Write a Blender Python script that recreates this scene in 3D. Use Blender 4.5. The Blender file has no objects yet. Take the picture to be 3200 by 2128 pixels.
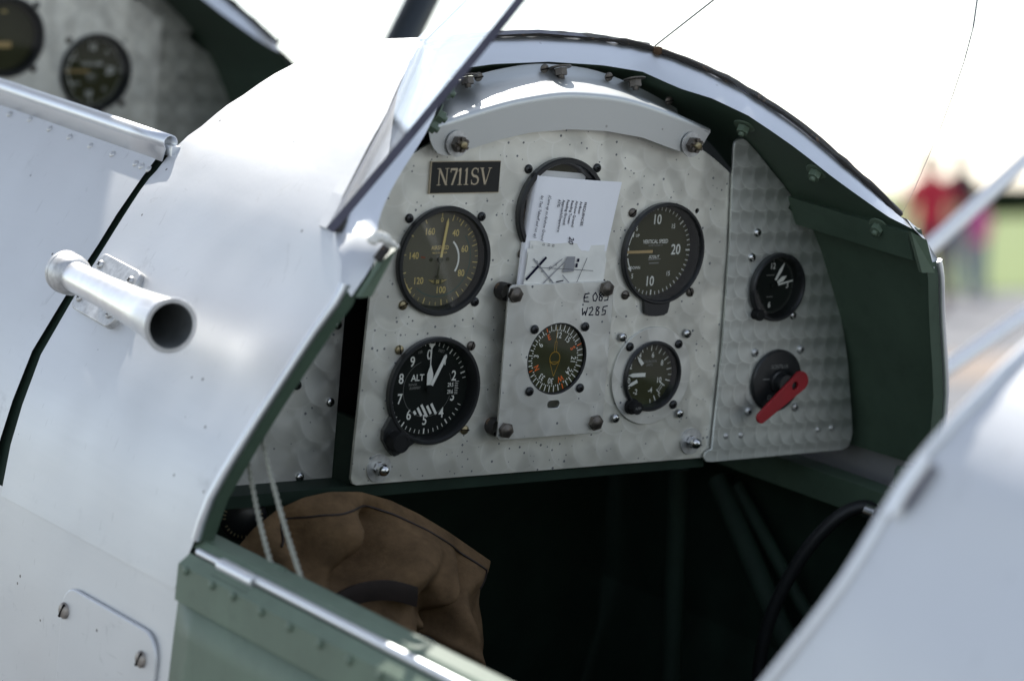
import bpy, bmesh, math, random
from mathutils import Vector, Matrix, noise
random.seed(7)
sc = bpy.context.scene
COL = sc.collection

# ------------------------------------------------------------------ camera, sky, sun, exposure
# Aeroplane frame "A": x starboard, y forward, z up (metres); the instrument panel face lies in y = 0.
TH = math.radians(9.95)                      # tail-down attitude on the ground
M = Matrix.Translation((0, 0, 1.256)) @ Matrix.Rotation(TH, 4, 'X')
CA = Vector((-1.31622, -1.74190, 0.34980))
RX = Vector((0.8115230, -0.5787969, 0.0801540))
RY = Vector((-0.0447894, -0.1983881, -0.9790996))
RZ = Vector((0.5826014, 0.7909718, -0.1869204))
FPX = 9333.0 / 1.3571
def ray(x, y):
    return RX * ((x - 1178.97) / FPX) + RY * ((y - 784.03) / FPX) + RZ
def aty(x, y, Y):
    d = ray(x, y); return CA + d * ((Y - CA.y) / d.y)
def atx(x, y, X):
    d = ray(x, y); return CA + d * ((X - CA.x) / d.x)

cam = bpy.data.cameras.new('camera'); camo = bpy.data.objects.new('camera', cam); COL.objects.link(camo)
cm = Matrix.Identity(4)
for i in range(3):
    cm[i][0] = RX[i]; cm[i][1] = -RY[i]; cm[i][2] = -RZ[i]; cm[i][3] = CA[i]
camo.matrix_world = M @ cm
cam.lens = 105.0; cam.sensor_width = 36.0; cam.clip_start = 0.05; cam.clip_end = 6000
cam.dof.use_dof = True
cam.dof.focus_distance = (Vector((0.0, -0.005, -0.03)) - CA).dot(RZ)
cam.dof.aperture_fstop = 4.6
sc.camera = camo

SUN_A = Vector((0.30, 0.68, 0.70)).normalized()
sun_w = (M.to_3x3() @ SUN_A).normalized()
el = math.asin(sun_w.z); az = math.atan2(sun_w.x, sun_w.y)
world = bpy.data.worlds.new('World'); sc.world = world; world.use_nodes = True
wn = world.node_tree
sky = wn.nodes.new('ShaderNodeTexSky'); sky.sky_type = 'NISHITA'; sky.sun_disc = False
sky.sun_elevation = el; sky.sun_rotation = az
sky.air_density = 1.0; sky.dust_density = 0.35; sky.ozone_density = 1.0
bg = wn.nodes['Background']; bg.inputs['Strength'].default_value = 0.12
hs = wn.nodes.new('ShaderNodeHueSaturation'); hs.inputs['Saturation'].default_value = 0.54     # hazy, milky summer sky
wn.links.new(sky.outputs[0], hs.inputs['Color']); wn.links.new(hs.outputs[0], bg.inputs[0])
sl = bpy.data.lights.new('sun', 'SUN'); sl.energy = 3.6; sl.angle = math.radians(0.53); sl.color = (1.0, 0.96, 0.90)
so = bpy.data.objects.new('sun', sl); COL.objects.link(so)
so.rotation_euler = sun_w.to_track_quat('Z', 'Y').to_euler()
so.location = (0, 0, 30)
vs = sc.view_settings
vs.view_transform = 'Standard'; vs.look = 'None'; vs.gamma = 1.0; vs.use_curve_mapping = False
vs.exposure = 1.08

# ------------------------------------------------------------------ materials
MAT = {}
def base_mat(name):
    m = bpy.data.materials.new(name); m.use_nodes = True
    nt = m.node_tree; b = nt.nodes['Principled BSDF']
    MAT[name] = m
    return m, nt, b
def N(nt, t, **kw):
    n = nt.nodes.new('ShaderNode' + t)
    for k, v in kw.items(): setattr(n, k, v)
    return n
def L(nt, a, b): nt.links.new(a, b)
def mth(nt, op, a, b=None, c=None):
    n = N(nt, 'Math', operation=op)
    for i, v in enumerate((a, b, c)):
        if v is None: continue
        if isinstance(v, (int, float)): n.inputs[i].default_value = v
        else: L(nt, v, n.inputs[i])
    return n.outputs[0]
def ramp(nt, fac, stops):
    r = N(nt, 'ValToRGB'); e = r.color_ramp.elements
    while len(e) < len(stops): e.new(0.5)
    for el_, (p, c) in zip(e, stops):
        el_.position = p; el_.color = (c[0], c[1], c[2], 1) if len(c) == 3 else c
    L(nt, fac, r.inputs[0]); return r.outputs[0]
def noise_n(nt, scale, detail=4, rough=0.55, coord=None, dist=0.0):
    n = N(nt, 'TexNoise'); n.inputs['Scale'].default_value = scale; n.inputs['Detail'].default_value = detail
    n.inputs['Roughness'].default_value = rough; n.inputs['Distortion'].default_value = dist
    if coord is not None: L(nt, coord, n.inputs['Vector'])
    return n.outputs[0]
def mixc(nt, fac, a, b, mode='MIX'):
    n = N(nt, 'Mix', data_type='RGBA', blend_type=mode)
    for sock, v in ((n.inputs[0], fac), (n.inputs[6], a), (n.inputs[7], b)):
        if isinstance(v, (int, float)): sock.default_value = v
        elif isinstance(v, tuple): sock.default_value = (v[0], v[1], v[2], 1)
        else: L(nt, v, sock)
    return n.outputs[2]
def bump(nt, b, h, dist, strength=1.0):
    n = N(nt, 'Bump'); n.inputs['Distance'].default_value = dist; n.inputs['Strength'].default_value = strength
    L(nt, h, n.inputs['Height']); L(nt, n.outputs[0], b.inputs['Normal'])

def plain(name, col, rough=0.5, metal=0.0, var=0.12, scale=60, spec=0.5, bmp=0.0):
    m, nt, b = base_mat(name)
    tc = N(nt, 'TexCoord').outputs['Object']
    nz = noise_n(nt, scale, 5, 0.6, tc)
    lo = tuple(max(0, c * (1 - var)) for c in col); hi = tuple(min(1, c * (1 + var)) for c in col)
    L(nt, ramp(nt, nz, [(0.3, lo), (0.7, hi)]), b.inputs['Base Color'])
    b.inputs['Roughness'].default_value = rough; b.inputs['Metallic'].default_value = metal
    b.inputs['Specular IOR Level'].default_value = spec
    L(nt, mth(nt, 'MULTIPLY_ADD', nz, 0.16, rough - 0.08), b.inputs['Roughness'])
    if bmp: bump(nt, b, nz, bmp)
    return m

def worn_paint(name, col, rough, chip, scale=26, amount=0.68):
    m, nt, b = base_mat(name); tc = N(nt, 'TexCoord').outputs['Object']
    nz = noise_n(nt, 16, 5, 0.6, tc); ch = noise_n(nt, scale, 7, 0.75, tc, 0.8); dirt = noise_n(nt, 70, 5, 0.7, tc)
    c = ramp(nt, nz, [(0.3, tuple(x * 0.84 for x in col)), (0.7, tuple(x * 1.15 for x in col))])
    c = mixc(nt, mth(nt, 'MULTIPLY', ramp(nt, dirt, [(0.5, (0, 0, 0)), (0.75, (1, 1, 1))]), 0.35), c, tuple(x * 0.55 for x in col))
    f = ramp(nt, ch, [(amount, (0, 0, 0)), (amount + 0.015, (1, 1, 1))])
    c = mixc(nt, f, c, chip); L(nt, c, b.inputs['Base Color'])
    L(nt, mth(nt, 'MULTIPLY_ADD', nz, 0.2, rough - 0.1), b.inputs['Roughness']); b.inputs['Specular IOR Level'].default_value = 0.4
    bump(nt, b, mth(nt, 'SUBTRACT', mth(nt, 'MULTIPLY', dirt, 0.15), f), 0.0003, 0.7)
    return m
def skin_mat(name, col, rough, metal, dents=0.0012, smudge=0.2):
    m, nt, b = base_mat(name)
    tc = N(nt, 'TexCoord').outputs['Object']
    big = noise_n(nt, 9, 3, 0.5, tc); fine = noise_n(nt, 160, 6, 0.7, tc)
    st = N(nt, 'Mapping'); st.inputs['Scale'].default_value = (300, 14, 300); L(nt, tc, st.inputs['Vector'])
    brush = noise_n(nt, 1.0, 4, 0.6, st.outputs[0])
    spots = noise_n(nt, 38, 6, 0.72, tc, 0.6)
    sm = ramp(nt, spots, [(0.60, (0, 0, 0)), (0.74, (1, 1, 1))])
    sm = mth(nt, 'MULTIPLY', sm, ramp(nt, noise_n(nt, 11, 2, 0.5, tc), [(0.45, (0, 0, 0)), (0.6, (1, 1, 1))]))
    # short scratches
    sc1 = N(nt, 'Mapping'); sc1.inputs['Scale'].default_value = (40, 260, 60); sc1.inputs['Rotation'].default_value = (0.5, 0.3, 0.4); L(nt, tc, sc1.inputs['Vector'])
    scr = ramp(nt, noise_n(nt, 1.0, 2, 0.5, sc1.outputs[0]), [(0.70, (0, 0, 0)), (0.74, (1, 1, 1))])
    # dirt specks
    vo = N(nt, 'TexVoronoi'); vo.inputs['Scale'].default_value = 75; L(nt, tc, vo.inputs['Vector'])
    sep = N(nt, 'SeparateColor'); L(nt, vo.outputs['Color'], sep.inputs[0])
    spk = mth(nt, 'MULTIPLY', mth(nt, 'LESS_THAN', vo.outputs['Distance'], 0.09), mth(nt, 'LESS_THAN', sep.outputs[0], 0.14))
    c1 = mixc(nt, mth(nt, 'MULTIPLY', big, 0.22), col, tuple(c * 0.74 for c in col))
    c2 = mixc(nt, mth(nt, 'MULTIPLY', sm, smudge), c1, tuple(c * 0.5 for c in col))
    c2 = mixc(nt, mth(nt, 'MULTIPLY', scr, smudge * 0.7), c2, tuple(c * 0.62 for c in col))
    c2 = mixc(nt, mth(nt, 'MULTIPLY', spk, smudge * 2.2), c2, (0.12, 0.11, 0.10))
    L(nt, c2, b.inputs['Base Color'])
    b.inputs['Metallic'].default_value = metal
    r = mth(nt, 'MULTIPLY_ADD', big, 0.14, rough - 0.08)
    r = mth(nt, 'MULTIPLY_ADD', brush, 0.08, r)
    r = mth(nt, 'MULTIPLY_ADD', sm, 0.12, r)
    L(nt, r, b.inputs['Roughness'])
    h = mth(nt, 'MULTIPLY_ADD', fine, 0.02, noise_n(nt, 7, 2, 0.4, tc))
    bump(nt, b, h, dents * 4, 0.8)
    return m
skin_mat('aluminium_skin', (0.64, 0.65, 0.655), 0.49, 0.74, 0.0017, 0.42)
skin_mat('aluminium_trim', (0.74, 0.76, 0.78), 0.34, 0.9, 0.0004, 0.1)
skin_mat('hood_metal', (0.56, 0.575, 0.565), 0.42, 0.9, 0.0003, 0.2)
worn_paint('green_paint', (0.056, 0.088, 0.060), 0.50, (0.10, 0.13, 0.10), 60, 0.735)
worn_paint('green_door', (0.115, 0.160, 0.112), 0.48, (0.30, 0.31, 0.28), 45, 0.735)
plain('dark_green', (0.012, 0.024, 0.016), 0.7, 0, 0.25, 30, 0.2)  # on the cockpit lining and tubes, footwell shade is put into this colour
plain('black_paint', (0.012, 0.013, 0.014), 0.38, 0, 0.2, 50, 0.5)
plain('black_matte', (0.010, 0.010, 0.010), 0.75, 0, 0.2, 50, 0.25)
worn_paint('rubber', (0.024, 0.021, 0.019), 0.7, (0.16, 0.10, 0.06), 70, 0.60)
plain('steel', (0.55, 0.55, 0.55), 0.22, 1.0, 0.1, 80)
plain('dark_steel', (0.13, 0.115, 0.10), 0.45, 0.8, 0.25, 120)
plain('brass', (0.30, 0.25, 0.15), 0.4, 0.9, 0.25, 120)
plain('grey_cast', (0.55, 0.55, 0.54), 0.5, 0.85, 0.25, 160)
plain('tube_metal', (0.80, 0.80, 0.80), 0.33, 0.85, 0.08, 90)
plain('tube_inside', (0.16, 0.17, 0.17), 0.6, 0.5, 0.2, 60)
plain('screw_rusty', (0.30, 0.27, 0.24), 0.5, 0.7, 0.4, 200)
plain('slot_dark', (0.006, 0.005, 0.005), 0.9, 0, 0.1, 50, 0.1)
plain('rust', (0.085, 0.052, 0.032), 0.85, 0, 0.4, 90, 0.1)
plain('paper', (0.88, 0.88, 0.91), 0.75, 0, 0.015, 30, 0.2)
plain('map_paper', (0.76, 0.75, 0.70), 0.8, 0, 0.06, 60, 0.2)
plain('ink', (0.008, 0.008, 0.025), 0.8, 0, 0.1, 50, 0.1)
plain('grey_ink', (0.30, 0.30, 0.31), 0.8, 0, 0.1, 50, 0.1)
plain('plate_black', (0.008, 0.009, 0.008), 0.5, 0, 0.2, 70, 0.4)
plain('plate_brass', (0.48, 0.41, 0.30), 0.4, 0.6, 0.12, 90)
plain('dial_olive_reflection', (0.105, 0.098, 0.070), 0.75, 0, 0.05, 60, 0.15)  # warm reflection in the glass put into the airspeed face colour
plain('dial_brown', (0.040, 0.040, 0.018), 0.75, 0, 0.1, 40, 0.15)  # brown of the vertical speed and accelerometer faces is a painted warm reflection
plain('dial_black', (0.010, 0.012, 0.011), 0.8, 0, 0.1, 40, 0.12)
plain('mark_cream', (0.56, 0.44, 0.17), 0.8, 0, 0.06, 60, 0.1)
plain('mark_white', (0.72, 0.72, 0.68), 0.8, 0, 0.05, 60, 0.1)
plain('mark_dim', (0.20, 0.20, 0.19), 0.8, 0, 0.05, 60, 0.1)
plain('mark_orange', (0.85, 0.16, 0.03), 0.7, 0, 0.05, 60, 0.1)
plain('mark_gold', (0.42, 0.24, 0.03), 0.7, 0, 0.05, 60, 0.1)
plain('mark_teal', (0.050, 0.095, 0.085), 0.8, 0, 0.05, 60, 0.1)
plain('mark_red', (0.22, 0.05, 0.02), 0.8, 0, 0.05, 60, 0.1)
plain('needle_tan', (0.42, 0.30, 0.14), 0.7, 0, 0.05, 60, 0.1)
plain('red_lever', (0.30, 0.012, 0.018), 0.45, 0, 0.15, 40, 0.4)
plain('canvas', (0.135, 0.085, 0.045), 0.9, 0, 0.30, 60, 0.12, 0.0015)
plain('leather', (0.022, 0.014, 0.012), 0.5, 0, 0.3, 60, 0.4)
plain('cord', (0.30, 0.30, 0.25), 0.9, 0, 0.2, 400, 0.1)
plain('hose', (0.008, 0.009, 0.010), 0.5, 0, 0.2, 40, 0.4)
plain('wire_white', (0.95, 0.95, 0.94), 0.42, 0.7, 0.02, 30)
plain('strut_paint', (0.010, 0.016, 0.020), 0.35, 0, 0.1, 30, 0.5)
plain('pane_edge', (0.10, 0.10, 0.14), 0.6, 0, 0.15, 40, 0.3)

plain('seam_cement', (0.42, 0.40, 0.37), 0.5, 0, 0.1, 40)
def glass_mat(name, tint, haze):
    m = bpy.data.materials.new(name); m.use_nodes = True; MAT[name] = m
    nt = m.node_tree; nt.nodes.clear()
    out = N(nt, 'OutputMaterial'); tr = N(nt, 'BsdfTransparent'); gl = N(nt, 'BsdfGlossy'); df = N(nt, 'BsdfDiffuse')
    tr.inputs[0].default_value = (*tint, 1); gl.inputs['Roughness'].default_value = 0.03
    gl.inputs[0].default_value = (1, 1, 1, 1); df.inputs[0].default_value = (0.8, 0.8, 0.8, 1)
    lw = N(nt, 'LayerWeight'); lw.inputs[0].default_value = 0.5
    mx = N(nt, 'MixShader'); L(nt, mth(nt, 'MULTIPLY_ADD', mth(nt, 'POWER', lw.outputs['Facing'], 5.0), 0.93, 0.035), mx.inputs[0])
    L(nt, tr.outputs[0], mx.inputs[1]); L(nt, gl.outputs[0], mx.inputs[2])
    tc = N(nt, 'TexCoord').outputs['Object']
    mp = N(nt, 'Mapping'); mp.inputs['Scale'].default_value = (900, 60, 40); mp.inputs['Rotation'].default_value = (0.6, 0.2, 0.9)
    L(nt, tc, mp.inputs[0])
    scr = ramp(nt, noise_n(nt, 1.0, 3, 0.6, mp.outputs[0]), [(0.66, (0, 0, 0)), (0.76, (1, 1, 1))])
    dst = noise_n(nt, 25, 4, 0.6, tc)
    f = mth(nt, 'MULTIPLY', mth(nt, 'MULTIPLY_ADD', scr, 0.6, dst), haze)
    m2 = N(nt, 'MixShader'); L(nt, f, m2.inputs[0]); L(nt, mx.outputs[0], m2.inputs[1]); L(nt, df.outputs[0], m2.inputs[2])
    L(nt, m2.outputs[0], out.inputs[0])
glass_mat('dial_glass', (0.98, 0.98, 0.96), 0.0)
glass_mat('acrylic', (0.985, 0.99, 0.985), 0.022)

def swirl_mat(name, pu, pv, r, aniso, rough, col, specks, blend=1.0, rnd_r=0.1, blotch=0.0):
    """engine-turned aluminium: overlapping brushed spots; the brushing direction turns round each spot"""
    m, nt, b = base_mat(name)
    tc = N(nt, 'TexCoord').outputs['Object']
    sp = N(nt, 'SeparateXYZ'); L(nt, tc, sp.inputs[0]); u, v = sp.outputs[0], sp.outputs[1]
    wob = noise_n(nt, 30, 2, 0.5, tc)
    u = mth(nt, 'ADD', u, mth(nt, 'MULTIPLY_ADD', wob, 0.004, -0.002))
    cur = None
    jf = mth(nt, 'FLOOR', mth(nt, 'DIVIDE', v, pv))
    for k in (-1, 0, 1):
        J = mth(nt, 'ADD', jf, k)
        wh = N(nt, 'TexWhiteNoise', noise_dimensions='1D'); L(nt, J, wh.inputs['W'])
        a = mth(nt, 'ADD', mth(nt, 'DIVIDE', u, pu), mth(nt, 'MULTIPLY', wh.outputs[0], 0.35))
        i0 = mth(nt, 'FLOOR', a)
        dz = mth(nt, 'SUBTRACT', v, mth(nt, 'MULTIPLY', mth(nt, 'ADD', J, 0.5), pv))
        for q in (-1, 0, 1):
            ci = mth(nt, 'ADD', i0, q + 0.5)
            dx = mth(nt, 'MULTIPLY', mth(nt, 'SUBTRACT', a, ci), pu)
            d2 = mth(nt, 'SQRT', mth(nt, 'ADD', mth(nt, 'MULTIPLY', dx, dx), mth(nt, 'MULTIPLY', dz, dz)))
            hit = mth(nt, 'LESS_THAN', d2, r)
            w2 = N(nt, 'TexWhiteNoise', noise_dimensions='2D')
            cc = N(nt, 'CombineXYZ'); L(nt, ci, cc.inputs[0]); L(nt, J, cc.inputs[1]); L(nt, cc.outputs[0], w2.inputs['Vector'])
            vec = N(nt, 'CombineXYZ'); L(nt, dx, vec.inputs[0]); L(nt, dz, vec.inputs[1]); L(nt, w2.outputs[0], vec.inputs[2])
            if cur is None: cur = vec.outputs[0]
            else:
                mx = N(nt, 'Mix', data_type='VECTOR'); L(nt, hit, mx.inputs[0]); L(nt, cur, mx.inputs[4]); L(nt, vec.outputs[0], mx.inputs[5])
                cur = mx.outputs[1]
    s2 = N(nt, 'SeparateXYZ'); L(nt, cur, s2.inputs[0])
    tv = N(nt, 'CombineXYZ'); L(nt, mth(nt, 'MULTIPLY', s2.outputs[1], -1.0), tv.inputs[0]); L(nt, s2.outputs[0], tv.inputs[1])
    nrm = N(nt, 'VectorMath', operation='NORMALIZE'); L(nt, tv.outputs[0], nrm.inputs[0])
    vt = N(nt, 'VectorTransform', vector_type='VECTOR', convert_from='OBJECT', convert_to='WORLD'); L(nt, nrm.outputs[0], vt.inputs[0])
    L(nt, vt.outputs[0], b.inputs['Tangent'])
    b.inputs['Anisotropic'].default_value = aniso; b.inputs['Metallic'].default_value = 0.92
    big = noise_n(nt, 22, 4, 0.6, tc)
    rr = mth(nt, 'MULTIPLY_ADD', s2.outputs[2], rnd_r, rough - rnd_r * 0.5)
    rr = mth(nt, 'MULTIPLY_ADD', big, 0.10, rr)
    L(nt, rr, b.inputs['Roughness'])
    # each spot's colour grows paler toward its rim
    rad = mth(nt, 'SQRT', mth(nt, 'ADD', mth(nt, 'MULTIPLY', s2.outputs[0], s2.outputs[0]), mth(nt, 'MULTIPLY', s2.outputs[1], s2.outputs[1])))
    c = mixc(nt, mth(nt, 'MULTIPLY', s2.outputs[2], 0.22 * blend), col, tuple(x * 0.72 for x in col))
    c = mixc(nt, mth(nt, 'MULTIPLY', ramp(nt, big, [(0.40, (0, 0, 0)), (0.66, (1, 1, 1))]), 0.30 * (1.4 - blend)), c, tuple(x * 0.62 for x in col))
    rim = mth(nt, 'SMOOTH_MAX', mth(nt, 'MULTIPLY_ADD', rad, 9.0 / r, -8.0), 0.0, 0.05)
    c = mixc(nt, mth(nt, 'MULTIPLY', rim, 0.55 * blend), c, tuple(min(1, x * 1.35) for x in col))
    bl = N(nt, 'TexVoronoi', feature='SMOOTH_F1'); bl.inputs['Scale'].default_value = 52; bl.inputs['Smoothness'].default_value = 0.9; bl.inputs['Randomness'].default_value = 0.8
    L(nt, tc, bl.inputs['Vector']); bs = N(nt, 'SeparateColor'); L(nt, bl.outputs['Color'], bs.inputs[0])
    bm = mth(nt, 'MULTIPLY', ramp(nt, bs.outputs[0], [(0.35, (0, 0, 0)), (0.65, (1, 1, 1))]), blotch)
    c = mixc(nt, bm, c, tuple(x * 0.60 for x in col))
    if specks:
        vo = N(nt, 'TexVoronoi'); vo.inputs['Scale'].default_value = 210; L(nt, tc, vo.inputs['Vector'])
        sc_ = N(nt, 'SeparateColor'); L(nt, vo.outputs['Color'], sc_.inputs[0])
        clus = noise_n(nt, 28, 3, 0.6, tc)
        pres = mth(nt, 'LESS_THAN', sc_.outputs[0], mth(nt, 'MULTIPLY_ADD', clus, 0.8, specks - 0.30))
        pit = mth(nt, 'LESS_THAN', vo.outputs['Distance'], mth(nt, 'MULTIPLY_ADD', sc_.outputs[1], 0.16, 0.06))
        pm = mth(nt, 'MULTIPLY', pres, pit)
        c = mixc(nt, mth(nt, 'MULTIPLY', pm, 0.85), c, (0.04, 0.05, 0.07)); L(nt, mth(nt, 'MULTIPLY_ADD', pm, -0.8, 0.92), b.inputs['Metallic'])
    L(nt, c, b.inputs['Base Color'])
    
    return m
swirl_mat('panel_metal', 0.0215, 0.0225, 0.0165, 0.20, 0.47, (0.80, 0.795, 0.73), 0.42, 0.5, 0.06, 0.5)
swirl_mat('plate_metal', 0.026, 0.026, 0.020, 0.25, 0.45, (0.76, 0.76, 0.72), 0.15, 0.4, 0.05, 0.4)
swirl_mat('side_metal', 0.0128, 0.0172, 0.0125, 0.32, 0.44, (0.62, 0.64, 0.61), 0.0, 1.0, 0.06, 0.15)

# ------------------------------------------------------------------ mesh helpers
class MB:
    def __init__(self): self.v = []; self.f = []; self.m = []; self.s = []
    def add(self, vs_, fs, mi=0, smooth=False):
        o = len(self.v); self.v += [Vector(p) for p in vs_]
        for f in fs: self.f.append([i + o for i in f]); self.m.append(mi); self.s.append(smooth)
    def grid(self, rows, mi=0, smooth=True, closed=False, flip=False):
        n = len(rows[0]); vs_ = [p for r in rows for p in r]; fs = []
        for i in range(len(rows) - 1):
            for j in range(n if closed else n - 1):
                k = (j + 1) % n
                q = [i * n + j, i * n + k, (i + 1) * n + k, (i + 1) * n + j]
                fs.append(q[::-1] if flip else q)
        self.add(vs_, fs, mi, smooth)
    def lathe(self, prof, seg=32, mi=0, smooth=False, c=(0, 0, 0), cap0=False, cap1=False, ax=None):
        """profile [(radius, height)] round local z"""
        rows = []
        for r, h in prof:
            row = []
            for k in range(seg):
                a = 2 * math.pi * k / seg
                p = Vector((r * math.cos(a), r * math.sin(a), h))
                if ax is not None: p = ax @ p
                row.append(p + Vector(c))
            rows.append(row)
        self.grid(rows, mi, smooth, True)
        if cap0: self.add(rows[0], [list(range(seg))[::-1]], mi)
        if cap1: self.add(rows[-1], [list(range(seg))], mi)
    def tube(self, path, r, seg=10, mi=0, cap=True, rz=None):
        path = [Vector(p) for p in path]; rows = []; up = None
        for i, p in enumerate(path):
            t = (path[min(i + 1, len(path) - 1)] - path[max(i - 1, 0)]).normalized()
            if up is None:
                up = Vector((0, 0, 1)) if abs(t.z) < 0.9 else Vector((1, 0, 0))
            a = t.cross(up).normalized(); b_ = a.cross(t).normalized(); up = b_
            rr = r[i] if isinstance(r, (list, tuple)) else r
            rows.append([p + a * (rr * math.cos(2 * math.pi * k / seg)) + b_ * ((rz or 1) * rr * math.sin(2 * math.pi * k / seg)) for k in range(seg)])
        self.grid(rows, mi, True, True)
        if cap:
            self.add(rows[0], [list(range(seg))], mi); self.add(rows[-1], [list(range(seg))[::-1]], mi)
    def box(self, lo, hi, mi=0, mat=None):
        x0, y0, z0 = lo; x1, y1, z1 = hi
        p = [(x0, y0, z0), (x1, y0, z0), (x1, y1, z0), (x0, y1, z0), (x0, y0, z1), (x1, y0, z1), (x1, y1, z1), (x0, y1, z1)]
        if mat: p = [mat @ Vector(q) for q in p]
        self.add(p, [(0, 3, 2, 1), (4, 5, 6, 7), (0, 1, 5, 4), (1, 2, 6, 5), (2, 3, 7, 6), (3, 0, 4, 7)], mi)
    def prism(self, poly, z0, z1, mi=0, mat=None):
        n = len(poly)
        a = [Vector((p[0], p[1], z0)) for p in poly]; b_ = [Vector((p[0], p[1], z1)) for p in poly]
        if mat: a = [mat @ q for q in a]; b_ = [mat @ q for q in b_]
        self.add(a + b_, [list(range(n))[::-1], list(range(n, 2 * n))] + [(i, (i + 1) % n, n + (i + 1) % n, n + i) for i in range(n)], mi)
    def flat(self, poly, z, mi=0):
        self.add([(p[0], p[1], z) for p in poly], [list(range(len(poly)))], mi)
    def arc(self, r0, r1, a0, a1, z, mi=0, seg=None, c=(0, 0)):
        """clock angles in degrees, clockwise from the top"""
        seg = seg or max(2, int(abs(a1 - a0) / 6)); rows = [[], []]
        for k in range(seg + 1):
            a = math.radians(a0 + (a1 - a0) * k / seg)
            rows[0].append(Vector((c[0] + r0 * math.sin(a), c[1] + r0 * math.cos(a), z)))
            rows[1].append(Vector((c[0] + r1 * math.sin(a), c[1] + r1 * math.cos(a), z)))
        self.grid([rows[0], rows[1]], mi, False, flip=True)
    def tick(self, r0, r1, ang, w, z, mi=0, c=(0, 0)):
        a = math.radians(ang); d = Vector((math.sin(a), math.cos(a), 0)); n = Vector((d.y, -d.x, 0)) * (w / 2)
        o = Vector((c[0], c[1], z))
        self.add([o + d * r0 - n, o + d * r0 + n, o + d * r1 + n, o + d * r1 - n], [(0, 1, 2, 3)], mi)
    def line(self, pts, w, z, mi=0):
        for a, b_ in zip(pts[:-1], pts[1:]):
            a = Vector((a[0], a[1], z)); b_ = Vector((b_[0], b_[1], z)); d = b_ - a
            if d.length < 1e-9: continue
            n = Vector((d.y, -d.x, 0)).normalized() * (w / 2); e = d.normalized() * (w * 0.3)
            self.add([a - e - n, a - e + n, b_ + e + n, b_ + e - n], [(0, 1, 2, 3)], mi)
    def text(self, s, cap, x, y, z, mi=0, rot=0.0, sx=1.0, sh=0.0, align='CENTER'):
        vs_, fs = text_geo(s, align)
        k = cap / 0.69; a = math.radians(-rot); ca, sa = math.cos(a), math.sin(a); out = []
        for p in vs_:
            px = (p.x * sx + p.y * sh) * k; py = p.y * k
            out.append((x + px * ca - py * sa, y + px * sa + py * ca, z))
        self.add(out, fs, mi)
    def build(self, name, mats, parent=None, mat=None, scale=1.0):
        me = bpy.data.meshes.new(name)
        me.from_pydata([tuple(p * scale) for p in self.v], [], self.f)
        for mm in (mats if isinstance(mats, (list, tuple)) else [mats]): me.materials.append(MAT[mm])
        me.polygons.foreach_set('material_index', self.m); me.polygons.foreach_set('use_smooth', self.s)
        me.update()
        o = bpy.data.objects.new(name, me); COL.objects.link(o)
        if parent: o.parent = parent
        if mat is not None: o.matrix_basis = mat
        return o
_TX = {}
def text_geo(s, align):
    if (s, align) in _TX: return _TX[(s, align)]
    cu = bpy.data.curves.new('t', 'FONT'); cu.body = s; cu.align_x = align; cu.align_y = 'CENTER'; cu.resolution_u = 3; cu.offset = 0.012
    o = bpy.data.objects.new('t', cu); COL.objects.link(o)
    dg = bpy.context.evaluated_depsgraph_get()
    me = bpy.data.meshes.new_from_object(o.evaluated_get(dg))
    r = ([v.co.copy() for v in me.vertices], [tuple(p.vertices) for p in me.polygons])
    bpy.data.objects.remove(o); bpy.data.curves.remove(cu); bpy.data.meshes.remove(me)
    _TX[(s, align)] = r
    return r
def plate(name, outline, holes, thick, mat_name, parent, mat, bevel=0.0003):
    """flat sheet cut from an outline with holes (metres, local xy), front face at z = thick"""
    cu = bpy.data.curves.new(name, 'CURVE'); cu.dimensions = '2D'; cu.fill_mode = 'BOTH'
    cu.extrude = thick / 2 - bevel; cu.bevel_depth = bevel; cu.bevel_resolution = 1
    for pl in [outline] + holes:
        s = cu.splines.new('POLY'); s.points.add(len(pl) - 1); s.use_cyclic_u = True
        for p, q in zip(s.points, pl): p.co = (q[0], q[1], 0, 1)
    o = bpy.data.objects.new(name, cu); COL.objects.link(o)
    dg = bpy.context.evaluated_depsgraph_get()
    me = bpy.data.meshes.new_from_object(o.evaluated_get(dg)); bpy.data.objects.remove(o); bpy.data.curves.remove(cu)
    me.name = name
    for v in me.vertices: v.co.z += thick / 2
    me.materials.clear(); me.materials.append(MAT[mat_name])
    ob = bpy.data.objects.new(name, me); COL.objects.link(ob); ob.parent = parent; ob.matrix_basis = mat
    return ob
def circ(x, y, r, n=40, sx=1.0):
    return [(x + r * sx * math.cos(2 * math.pi * k / n), y + r * math.sin(2 * math.pi * k / n)) for k in range(n)]
def rrect(x0, y0, x1, y1, r, n=5):
    out = []
    for cx_, cy_, a0 in ((x1 - r, y1 - r, 0), (x0 + r, y1 - r, 90), (x0 + r, y0 + r, 180), (x1 - r, y0 + r, 270)):
        for k in range(n + 1):
            a = math.radians(a0 + 90 * k / n); out.append((cx_ + r * math.cos(a), cy_ + r * math.sin(a)))
    return out
def lerp(a, b, t): return a + (b - a) * t
def resample(pl, n):
    pl = [Vector(p) for p in pl]; d = [0]
    for a, b_ in zip(pl[:-1], pl[1:]): d.append(d[-1] + (b_ - a).length)
    out = []; j = 0
    for i in range(n):
        t = d[-1] * i / (n - 1)
        while j < len(d) - 2 and d[j + 1] < t: j += 1
        s = (t - d[j]) / max(1e-9, d[j + 1] - d[j]); out.append(pl[j].lerp(pl[j + 1], min(1, s)))
    return out
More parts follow.
